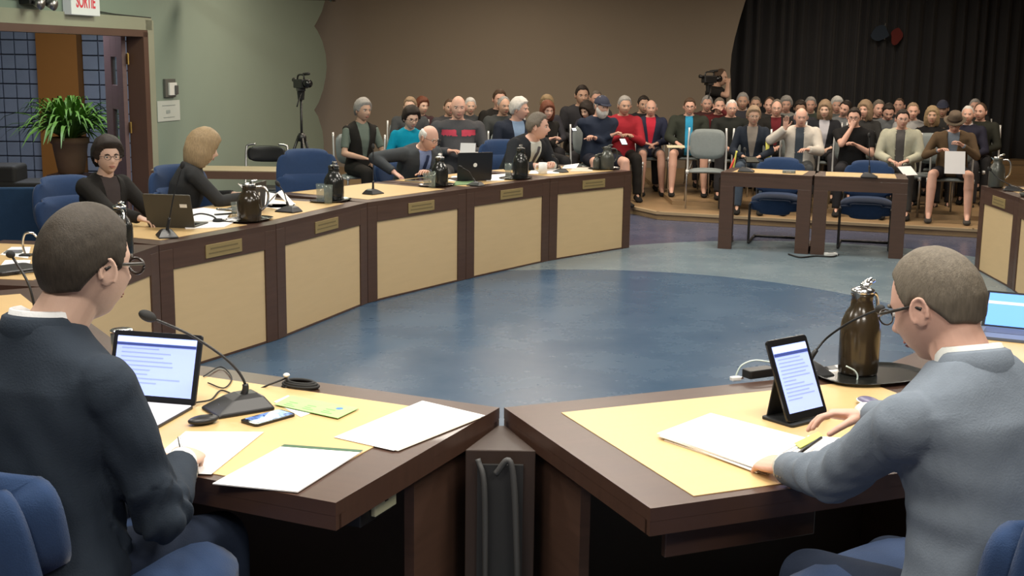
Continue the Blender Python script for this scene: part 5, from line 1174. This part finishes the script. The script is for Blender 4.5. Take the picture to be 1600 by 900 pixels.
def folds(V, N, arms, SH, s):
    "sleeve and back creases of the suits"
    d = np.zeros(len(V))
    for sd in (-1, 1):
        a, b, c = arms[sd]
        for p, q, k, amp, w in ((a, b, 62, .0052, .13), (b, c, 66, .0042, .12)):
            u = unit(q-p); r = (V-p)@u; L = np.linalg.norm(q-p); perp = np.linalg.norm(V-p-np.outer(r, u), axis=1)
            near = np.exp(-((r-(L if p is a else 0))/w)**2)*(perp < .10); ph = (V-p)@unit(np.cross(u, (0.3, .2, 1))); d += near*amp*np.sin(r*k+6*np.sin(ph*22))
    # radiating pulls from the armpits across the back
    for sd in (-1, 1):
        c0 = SH[sd]+np.array([-sd*.03, -.03, -.12]); v = V-c0; r = np.linalg.norm(v, axis=1); an = np.arctan2(v[:, 2], -sd*v[:, 0]); q_ = v@unit((sd*.5, 0, .9)); d += .0045*np.exp(-(r/.16)**2)*np.sin(q_*62+5*np.sin((v@unit((1, 0, -sd*.4)))*9))*(1-np.exp(-(r/.05)**2))*(V[:, 1] < .12)
    return V+N*d[:, None]
def face(dx, dy): return math.atan2(dy, dx)-PI/2
def loc_of(p, root, yaw): return RZ(-yaw)@(np.array(p)-np.array(root))
# ------------------------------------------------------------------ the two near men
rl = np.array([-1.045, 2.60, 0])
hR = loc_of(un(284, 722, .80), rl, yawL); hL = loc_of(un(205, 715, .79), rl, yawL)
HC['darkbrown'] = (.040, .032, .024); HC['ash'] = (.12, .10, .075)
rootL, armsL, HXL = human('person in a dark navy suit and glasses writing at the near left desk', rl, yawL, ('jacket', (.022, .031, .045)), ('trousers', (.016, .024, .045)), ('short', 'darkbrown', .011), 'fair', seat=.57, lean=5, head=(-8, 8, 0), L=hL, R=hR,
      glasses='dark', fore=True, neckc=(.62, .63, .64), polL=(-1, -.2, -.9), polR=(.45, -.2, -1), shw=.95, nk=.045, s=1.06, ka=1.10, hd_off=RZ(-yawL)@np.array([.045, .0, 0]), handR={'curl': .75, 'n': (-.35, .15, -1), 'thumb': .8, 'd': (-.45, .9, -.05)}, handL={'curl': .35, 'n': (.2, 0, -1), 'd': (.75, .6, -.1)})
rr_ = np.array([1.015, 2.42, 0])
gR = loc_of(un(1350, 650, .88), rr_, yawR); gL = loc_of(un(1230, 730, .795), rr_, yawR)
rootR, armsR, HXR = human('person in a light grey blue suit leaning over pages at the near right desk', rr_, yawR, ('jacket', (.155, .185, .225)), ('trousers', (.016, .024, .045)), ('crop', 'ash', .007), 'pink', seat=.57, lean=7, head=(16, 22, 0), L=gL, R=gR,
      glasses='metal', fore=True, neckc=(.58, .60, .58), polL=(-.35, -.2, -1), polR=(.5, -.2, -1), shw=1.04, bend=.10, nk=.045, s=1.03, ka=1.12, handL={'curl': .55, 'n': (.25, 0, -1), 'd': (-.05, 1, -.15), 'thumb': .7}, handR={'curl': .45, 'n': (-.6, .1, -.8), 'd': (-.85, .55, .0), 'thumb': .6})
# jacket collars, cuffs, buttons, pen
def suit_extras(root, arms, m, sgn, cuffm):
    for sd in (-1, 1):
        a, b, c = arms[sd]; u = unit(c-b); e = G(); e.cone(c-u*.022, c+u*.012, .0335, .0325, 24, caps=False); o = e.build('shirt_cuff', cuffm, root, True); o.modifiers.new('s', 'SOLIDIFY').thickness = .003
    a, b, c = arms[sgn]; u = unit(c-b); s1 = unit(np.cross(u, (0, 0, 1)))*sgn
    for k in range(3):
        e = G(); p = c-u*(.03+.022*k)+s1*.040+np.array([0, 0, -.012]); x, y, d = frame(s1); e.cone(p-s1*.004, p+s1*.004, .008, .0075, 12); e.build('cuff_button', mat('horn_button', (.25, .23, .19), .4), root, True)
suit_extras(rootL, armsL, None, 1, cloth((.62, .63, .64))); suit_extras(rootR, armsR, None, -1, cloth((.58, .60, .58)))
pw = RZ(yawL)@(armsL[1][2])+rl; q = un(288, 694, .83); t = thing('pen', 'silver pen held upright in the writing hand at the near left desk', 'pen', (q[0], q[1], Z0+.004))
g = G(); g.cone((0, 0, 0), (-.02, .025, .085), .004, .004, 10); g.build('barrel', M_steel, t, True); g = G(); g.cone((0, 0, 0), (.002, -.0025, -.004), .004, .001, 10); g.build('tip', M_chrome, t, True)
# ------------------------------------------------------------------ councillors of the left row
def seatrow(label, u, vt, d, fdir, zf=0., lean=8, so=0., **kw):
    "person whose head top is seen at (u, vt) at distance d"
    H = un(u, vt, Y=d); yaw = face(*fdir); stand = kw.get('stand', False); lr = math.radians(lean)*1.35+kw.get('bend', 0)*.8
    seat = kw.get('seat', .45); base = seat+.095 if not stand else 0
    if stand: s = (H[2]-zf)/1.73
    else: s = (H[2]-zf-base)/(.701*math.cos(lr*.8)+.055)
    s0 = s; s = min(1.10, max(.88, s))
    yo = (.62*math.sin(lr)+.03)*s; f = np.array([math.cos(yaw+PI/2), math.sin(yaw+PI/2)])
    loc = (H[0]-f[0]*yo, H[1]-f[1]*yo, zf)
    if abs(s0-s) > .01: print('SCALE', label[:40], round(s0, 2), 'H', np.round(H, 2))
    return human(label, loc, yaw, lean=lean, s=s, **kw), loc, yaw, s
JK = 'jacket'
seatrow('person with short dark hair, glasses and black suit behind the black laptop', 173, 219, 7.75, (.85, -.55), lean=10, top=(JK, (.012, .013, .012)), bottom=('trousers', (.012, .012, .014)), hair=('full', 'dark', .034), fem=True, glasses='dark', head=(-22, -2, 0), seat=.50, voxel=.007, L=(-.13, .42, .80), R=(.08, .50, .80), shirt=(.05, .04, .04))
seatrow('person with streaked blond bob and charcoal jacket turned away, writing', 320, 206, 8.75, (.88, .34), lean=14, top=(JK, (.026, .027, .028)), bottom=('trousers', (.014, .014, .017)), hair=('bob', 'blond', .042), fem=True, head=(4, 14, 0), seat=.50, voxel=.007, L=(-.10, .42, .80), R=(.08, .46, .80))
rb = seatrow('bald person with glasses in a grey suit and blue shirt leaning onto the desk', 672, 193, 11.0, (.62, -.78), lean=26, top=(JK, (.045, .050, .055)), bottom=('trousers', (.03, .035, .04)), hair=('fringe', 'white'), skin='pink', glasses='dark', head=(14, 18, 0), seat=.50, voxel=.008, shirt=(.20, .26, .45), tie=(.02, .03, .07), L=(.10, .46, .80), R=(.34, .30, .80), polR=(1, -.2, -.2))
seatrow('grey haired person in a dark suit and white shirt reading at the last left desk', 847, 177, 12.0, (.66, -.72), lean=27, top=(JK, (.014, .016, .020)), bottom=('trousers', (.015, .016, .02)), hair=('short', 'greybrown', .016), skin='pink', head=(36, 2, 0), seat=.50, voxel=.008, shirt=(.50, .52, .48), tie=(.06, .055, .06), L=(.0, .56, .80), R=(.20, .54, .80))
office_chair('blue office chair under the bald councillor', (rb[1][0], rb[1][1], 0), rb[2], .50, back=.34)
# ------------------------------------------------------------------ the audience
PCH = None; AUD = 'people seated in the audience'
def chair_at(loc, yaw, label):
    global PCH
    if PCH is None: PCH = stack_chair(label, loc, yaw); return PCH
    return dup(PCH, loc, yaw, label)
def aud(label, u, vt, d, fdir=None, chair=True, **kw):
    H = un(u, vt, Y=d); fdir = fdir or (1.4-H[0], 6.5-H[1]); zf = PH if d > 14.4 or H[0] > 1.7 else 0.
    if H[0] < 1.6 and d < 14.85: zf = 0.
    if H[0] > 1.9 and d > 15.0: zf = PH+.05
    r = seatrow(label, u, vt, d, fdir, zf=zf, group=AUD, **kw)
    if chair: chair_at((r[1][0], r[1][1], zf), r[2], 'grey stacking chair under the '+kw.get('who', label).split(',')[0] if False else 'grey audience chair holding the '+chair_words(label))
    return r
def chair_words(l): return ' '.join(l.replace('person', 'person').split()[:10])
JB = (.013, .014, .018)
# left block, front
aud('person with short grey hair, black vest and capri trousers at the left end', 566, 155, 14.2, (.5, -.85), top=('vest', (.012, .012, .014)), shirt=(.12, .15, .13), bottom=('capri', (.012, .012, .013)), hair=('full', 'grey', .02), skin='tan', fem=True, head=(12, 4, 0), L='lap', R='clasp', lean=3)
aud('person in a bright teal top with dark hair and glasses', 641, 167, 13.7, (.25, -1), top=('sweater', (.0, .23, .36)), bottom=('trousers', (.03, .04, .09)), hair=('full', 'dark', .03), skin='fair', fem=True, glasses='dark', head=(12, 14, 0), lean=10, L='lap', R='lap')
aud('large person with shaved head and grey jacket with red chest stripes, reading', 716, 147, 14.2, (.15, -1), top=(JK, (.060, .062, .070)), stripe=(.50, .06, .10), bottom=('trousers', (.075, .075, .078)), hair=None, skin='pink', belly=.05, shw=1.18, L='paper', R='paper', head=(0, 4, 0), lean=2, legs='wide')
aud('person with thick white hair in a navy blazer and light blue shirt, looking right', 810, 153, 14.8, (.35, -.9), top=(JK, (.016, .022, .038)), shirt=(.22, .32, .48), bottom=('trousers', (.03, .03, .04)), hair=('full', 'white', .02), skin='pink', head=(48, 4, 0))
aud('greying person in a dark grey jacket beside the navy blazer', 787, 151, 15.3, (.2, -1), top=(JK, (.045, .05, .052)), bottom=('trousers', (.03, .03, .03)), hair=('receding', 'grey'), skin='tan', head=(12, 4, 0))
aud('sandy haired person in grey behind the teal top', 643, 152, 15.2, (.3, -1), top=(JK, (.05, .055, .06)), bottom=('trousers', (.03, .03, .03)), hair=('short', 'sandy', .014), head=(-25, 6, 0))
aud('person with reddish brown hair right behind the teal top', 659, 161, 16.0, (.3, -1), top=('sweater', (.06, .03, .035)), hair=('full', 'red'), fem=True, head=(20, 4, 0))
aud('person mostly hidden behind the left shoulder of the large striped jacket', 703, 161, 15.6, (.2, -1), top=('sweater', (.05, .05, .055)), hair=('crop', 'brown'), skin='tan', head=(0, 2, 0))
aud('white haired person hidden behind the right ear of the large striped jacket', 735, 162, 16.2, (.2, -1), top=('sweater', (.05, .055, .06)), hair=('short', 'white'), fem=True)
aud('person in black with brown crop sitting tallest behind the navy blazer', 781, 140, 16.2, (.2, -1), top=('sweater', (.012, .012, .014)), hair=('short', 'brown'), skin='pink')
aud('blond person half hidden behind the red haired person', 856, 150, 16.3, (.2, -1), top=('sweater', (.04, .04, .05)), hair=('full', 'blond'), fem=True, head=(-20, 0, 0))
aud('red haired person in a black top with white sleeve stripes', 856, 158, 14.9, (.4, -.9), top=('sweater', (.012, .012, .014)), bottom=('trousers', (.02, .02, .022)), hair=('bob', 'red', .02), skin='pink', fem=True, head=(-5, 8, 0), R='phone', L='cross')
aud('dark haired person in a dark grey jacket sitting tallest behind the navy cap', 910, 133, 16.9, (.15, -1), top=(JK, (.028, .03, .035)), hair=('short', 'dark'), skin='tan')
aud('person with grey brown hair just behind the navy cap', 932, 141, 17.3, (.15, -1), top=('sweater', (.05, .05, .05)), hair=('crop', 'greybrown'), skin='pink')
aud('dark haired person leaning in beside the navy cap', 920, 158, 15.8, (-.3, -1), top=('sweater', (.03, .03, .045)), hair=('bob', 'dark'), fem=True, head=(-25, 20, 0), lean=12)
aud('white bearded person in a navy cap and sweater with crossed arms', 940, 150, 14.9, (.35, -.95), top=('sweater', (.018, .026, .048)), bottom=('shorts', (.015, .017, .03)), hair=('short', 'grey'), beard='white', hat='cap', skin='pink', head=(10, 8, 0), L='cross', R='cross', belly=.03, shw=1.1, legs='wide')
aud('grey haired person in a red jacket holding a phone', 976, 150, 15.5, (.1, -1), top=(JK, (.33, .022, .035)), bottom=('trousers', (.013, .013, .014)), hair=('short', 'grey'), skin='tan', L='phone', R='phone', head=(5, 6, 0))
aud('dark haired person in black behind the navy jacket', 1006, 150, 16.8, (.1, -1), top=('sweater', (.015, .015, .017)), hair=('short', 'dark'), skin='tan')
aud('bald person in a navy jacket over a bright red shirt', 1018, 156, 16.2, (.0, -1), top=(JK, (.025, .03, .06)), shirt=(.55, .03, .06), bottom=('shorts', (.09, .09, .10)), hair=('fringe', 'grey'), skin='pink', head=(-5, 4, 0), L='clasp', R='clasp')
aud('person with glasses and dark olive jacket over a blue patterned shirt', 1078, 155, 15.7, (-.1, -1), top=('coat', (.030, .036, .028)), shirt=(.03, .28, .50), bottom=('shorts', (.015, .015, .017)), hair=('short', 'brown'), glasses='dark', skin='pink', belly=.04, shw=1.12, R='knee', L='lap', legs='wide')
aud('grey haired person behind the olive jacket', 1105, 156, 16.9, (-.1, -1), top=('sweater', (.05, .02, .02)), hair=('short', 'grey'), skin='pink')
aud('person in dark red resting chin on hand near the camera operator', 1124, 156, 16.2, (-.1, -1), top=('sweater', (.085, .012, .014)), hair=('crop', 'greybrown'), skin='pink', L='chin', head=(6, 6, 0))
# right block
aud('bald person with glasses and black long sleeves', 1143, 158, 15.4, (-.15, -1), top=('sweater', (.017, .019, .017)), hair=('crop', 'white', .003), glasses='metal', skin='pink', head=(8, 5, 0), shw=1.1)
aud('grey haired person with white collar sitting high behind the black sleeves', 1161, 145, 16.9, (-.15, -1), top=('sweater', (.04, .04, .05)), neckc=(.6, .6, .6), hair=('short', 'grey'), skin='tan')
aud('grey haired person in dark clothes, second of the back row by the curtain', 1181, 153, 16.9, (-.15, -1), top=('sweater', (.03, .03, .034)), hair=('crop', 'greybrown'), skin='tan')
aud('blond grey person with glasses in a navy jacket, tablet on the lap', 1177, 177, 14.35, (-.2, -1), top=(JK, (.016, .022, .034)), shirt=(.25, .22, .19), bottom=('trousers', (.05, .07, .10)), hair=('full', 'sandy', .02), glasses='metal', fem=True, skin='tan', L='lap', R='lap', head=(10, 4, 0))
aud('brown haired person looking left behind the dark bald person', 1204, 154, 16.6, (-.2, -1), top=('sweater', (.03, .03, .03)), hair=('receding', 'brown'), skin='pink', head=(-12, 4, 0))
aud('bald person in black with a hint of dark red shirt', 1214, 160, 15.6, (-.2, -1), top=(JK, (.014, .014, .015)), shirt=(.12, .015, .02), hair=('receding', 'greybrown'), glasses='metal', skin='pink')
aud('grey haired person in a pale top behind the dark bald person', 1229, 152, 17.0, (-.2, -1), top=('sweater', (.22, .23, .22)), hair=('full', 'grey'), skin='pink')
aud('balding person in an off white jacket over a grey shirt, one hand raised', 1252, 171, 14.3, (-.25, -1), top=('coat', (.52, .49, .44)), shirt=(.06, .075, .095), bottom=('trousers', (.05, .055, .06)), hair=('fringe', 'grey'), skin='pink', R=(.16, .27, .97), L='hold' if False else (-.10, .36, .74), head=(6, 8, 0), handR={'d': (0, .15, 1), 'n': (0, 1, 0), 'curl': .12}, lean=8, shw=1.05)
aud('dark haired person looking down behind the off white jacket', 1251, 160, 15.9, (-.2, -1), top=('sweater', (.03, .03, .04)), hair=('short', 'dark'), skin='deep', head=(0, 18, 0))
aud('grey haired person in the back row, right of the off white jacket', 1267, 153, 17.0, (-.2, -1), top=('sweater', (.04, .05, .04)), hair=('short', 'grey'), skin='pink', neckc=(.4, .42, .3))
aud('blond person in a dark jacket over a white patterned blouse', 1290, 160, 15.3, (-.25, -1), top=(JK, (.016, .017, .021)), shirt=(.45, .45, .50), hair=('bob', 'sandy', .022), fem=True, skin='fair', head=(-6, 5, 0))
aud('dark haired person with head tilted, in grey, left of the black t shirt', 1319, 162, 15.9, (-.3, -1), top=('sweater', (.14, .15, .16)), hair=('short', 'dark'), skin='pink', head=(-20, 8, -18))
aud('white haired person in the back row behind the tilted head', 1308, 158, 17.0, (-.25, -1), top=('sweater', (.10, .11, .11)), hair=('full', 'white'), skin='pink')
aud('person in a black t shirt with one forearm up to the mouth', 1336, 168, 14.25, (-.3, -1), top=('tee', (.010, .010, .011)), bottom=('trousers', (.02, .02, .024)), hair=('short', 'dark'), glasses='dark', skin='pink', L=(-.05, .26, .79), R=(.02, .22, .99), head=(-4, 8, 0), handR={'d': (-.2, -.1, 1), 'n': (-.2, -1, 0), 'curl': .8}, shw=1.12, belly=.02)
aud('person with pale wavy hair hidden behind the black t shirt', 1353, 163, 15.3, (-.3, -1), top=('sweater', (.03, .03, .03)), hair=('bob', 'sandy', .026), fem=True, skin='pink', head=(-20, 0, 0))
aud('dark grey haired person in black right of the black t shirt', 1372, 162, 15.9, (-.35, -1), top=('sweater', (.014, .014, .015)), hair=('short', 'greybrown'), skin='pink', head=(20, 4, 0), shw=1.1)
aud('dark haired person bending down beside the cream jacket', 1387, 172, 15.5, (-.35, -1), top=('sweater', (.12, .13, .14)), hair=('short', 'dark'), skin='pink', head=(10, 28, 0), lean=10)
aud('pink faced bald person at the back above the cream jacket', 1406, 155, 17.0, (-.35, -1), top=('sweater', (.02, .02, .024)), hair=('crop', 'brown', .003), skin='pink', head=(-10, -3, 0))
aud('person with glasses in a cream jacket over a grey shirt, papers in hand', 1410, 176, 14.05, (-.35, -1), top=('coat', (.42, .42, .33)), shirt=(.09, .085, .085), bottom=('trousers', (.05, .05, .05)), hair=('short', 'dark'), glasses='metal', skin='pink', L='lap', R='lap', head=(10, 3, 0))
aud('pink faced person partly hidden right of the cream jacket', 1425, 180, 15.2, (-.35, -1), top=('sweater', (.3, .3, .3)), hair=('crop', 'sandy'), skin='pink', head=(8, 6, 0))
aud('blond person in a black t shirt left of the brown hat', 1457, 167, 15.0, (-.4, -1), top=('tee', (.008, .008, .009)), bottom=('trousers', (.02, .02, .02)), hair=('bob', 'blond', .018), fem=True, skin='tan', head=(4, 0, 0))
aud('person in a dark cap behind the blond person in black', 1473, 164, 16.2, (-.4, -1), top=('sweater', (.03, .03, .03)), hair=('short', 'dark'), hat='cap', skin='tan')
aud('person in a brown brimmed hat and brown vest reading papers, bare knees', 1492, 190, 13.75, (-.35, -1), top=('vestlong', (.095, .062, .034)), shirt=(.15, .18, .22), bottom=('shorts', (.015, .015, .02)), hair=('short', 'greybrown'), hat='brim', glasses='dark', skin='pink', L=(-.10, .30, .84), R=(.14, .32, .78), head=(0, 24, 0), lean=10, belly=.03, legs='wide', shw=1.08, shoes=(.05, .045, .04))
aud('red faced bald person in dark navy behind the brown hat', 1513, 165, 15.0, (-.4, -1), top=('sweater', (.02, .02, .035)), hair=('crop', 'white', .003), skin='pink', neckc=(.55, .55, .55), head=(0, 0, 0))
aud('balding person in a dark olive jacket at the right end of the audience', 1533, 166, 15.2, (-.45, -1), top=(JK, (.024, .026, .020)), bottom=('trousers', (.02, .02, .02)), hair=('receding', 'brown'), skin='pink', head=(-15, 0, 0))
aud('grey haired person in the back at the right end', 1524, 158, 17.0, (-.4, -1), top=('sweater', (.03, .03, .03)), hair=('short', 'grey'), skin='pink', head=(0, 0, 0))
# standing camera operator
seatrow('standing camera operator in black in profile by the curtain edge', 1126, 103, 17.4, (.75, -.6), zf=PH, lean=4, stand=True, top=('tee', (.012, .012, .012)), bottom=('trousers', (.015, .015, .016)), hair=('receding', 'brown'), skin='tan', head=(8, 6, 0), R=(.02, .22, 1.42), L='down', group=None)
# empty audience chairs
q = un(1095, 330, PH); chair_at((2.28, 14.55, PH), face(-.12, -1), 'empty grey audience chair with white frame at the left of the witness tables')
q = un(1447, 215, Y=14.6); chair_at((q[0], 14.35, PH), face(-.3, -1), 'empty grey audience chair between the cream jacket and the brown hat')
# ------------------------------------------------------------------ papers and small things in hands
def paper_at(label, u, v, d, w, h, tilt, rz, m=None, group='papers held in the audience'):
    p = un(u, v, Y=d); g = G(); g.box((0, 0, 0), (w, .004, h)); o = g.build('paper_sheet', m or M_paper, None); o.location = p; o.rotation_euler = (tilt, 0, rz); return tag(o, label, 'paper', group)
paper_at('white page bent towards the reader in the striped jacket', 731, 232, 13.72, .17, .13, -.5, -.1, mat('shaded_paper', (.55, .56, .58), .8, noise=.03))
paper_at('white page lying lower in the hands of the striped jacket reader', 733, 242, 13.68, .23, .12, -1.1, -.15)
paper_at('white pages in the hands of the brown hat reader', 1492, 254, 13.30, .21, .25, -.35, -.2)
paper_at('white pages hanging from the hand of the cream jacket wearer', 1418, 267, 13.52, .20, .14, -.9, .5)
paper_at('cream folder on the lap of the olive jacket wearer', 1056, 229, 15.2, .22, .06, -1.1, .1, mat('cream_folder', (.52, .48, .33), .7))
def phone_at(label, u, v, d, m, w=.075, h=.14, tl=-1.1): p = un(u, v, Y=d); t = thing('smartphone', label, 'phone', p, .2); g = G(); g.box((0, 0, 0), (w, .01, h), RX(tl)); g.build('phone_body', M_blackg, t, bevel=.002); g = G(); g.box((0, -.004, .004), (w*.9, .008, h*.9), RX(tl)); g.build('phone_screen', m, t)
phone_at('lit phone in the hands of the red jacket wearer', 974, 222, 15.12, mat('bright_screen', (.8, .85, .9), .3, noise=0, emit=.8))
phone_at('small lit phone held by the red haired person', 897, 203, 14.6, mat('bright_screen', (.8, .85, .9), .3, noise=0, emit=.8), .05, .06)
phone_at('dark tablet on the lap of the navy jacket wearer', 1174, 250, 13.95, M_greyp, .16, .12)
# tote bag and umbrella colours beside the navy jacket
q = un(1139, 262, Y=14.2); t = thing('safety_vest_bag', 'red and yellow edged bag leaning between the empty chair and the navy jacket', 'bag', (q[0], 14.35, PH), .2)
g = G(); g.prism(rrect(.10, .24, .03), 0, .38); g.build('bag_body', mat('black_nylon', (.015, .014, .014), .7), t, bevel=.02)
g = G(); g.tube(bez([(-.03, -.12, .05), (-.04, -.13, .30), (.0, -.12, .50), (.06, -.10, .62)], 6), .014, 8); g.build('red_strap', mat('red_nylon', (.6, .06, .03), .6), t, True)
g = G(); g.tube(bez([(.03, -.12, .45), (.05, -.11, .58), (.075, -.10, .70)], 6), .012, 8); g.build('yellow_strap', mat('lime_reflective', (.65, .62, .12), .5), t, True)
q = un(1202, 228, Y=14.4); t = thing('folded_umbrella', 'bright yellow and red folded umbrella between two audience members', 'umbrella', (q[0], 14.3, PH), 0)
g = G(); g.cone((0, 0, .05), (-.03, 0, .68), .012, .028, 12); g.build('red_canopy', MATS['red_nylon'], t, True); g = G(); g.cone((-.026, 0, .60), (-.045, 0, .84), .030, .022, 12); g.build('yellow_handle', MATS['lime_reflective'], t, True)
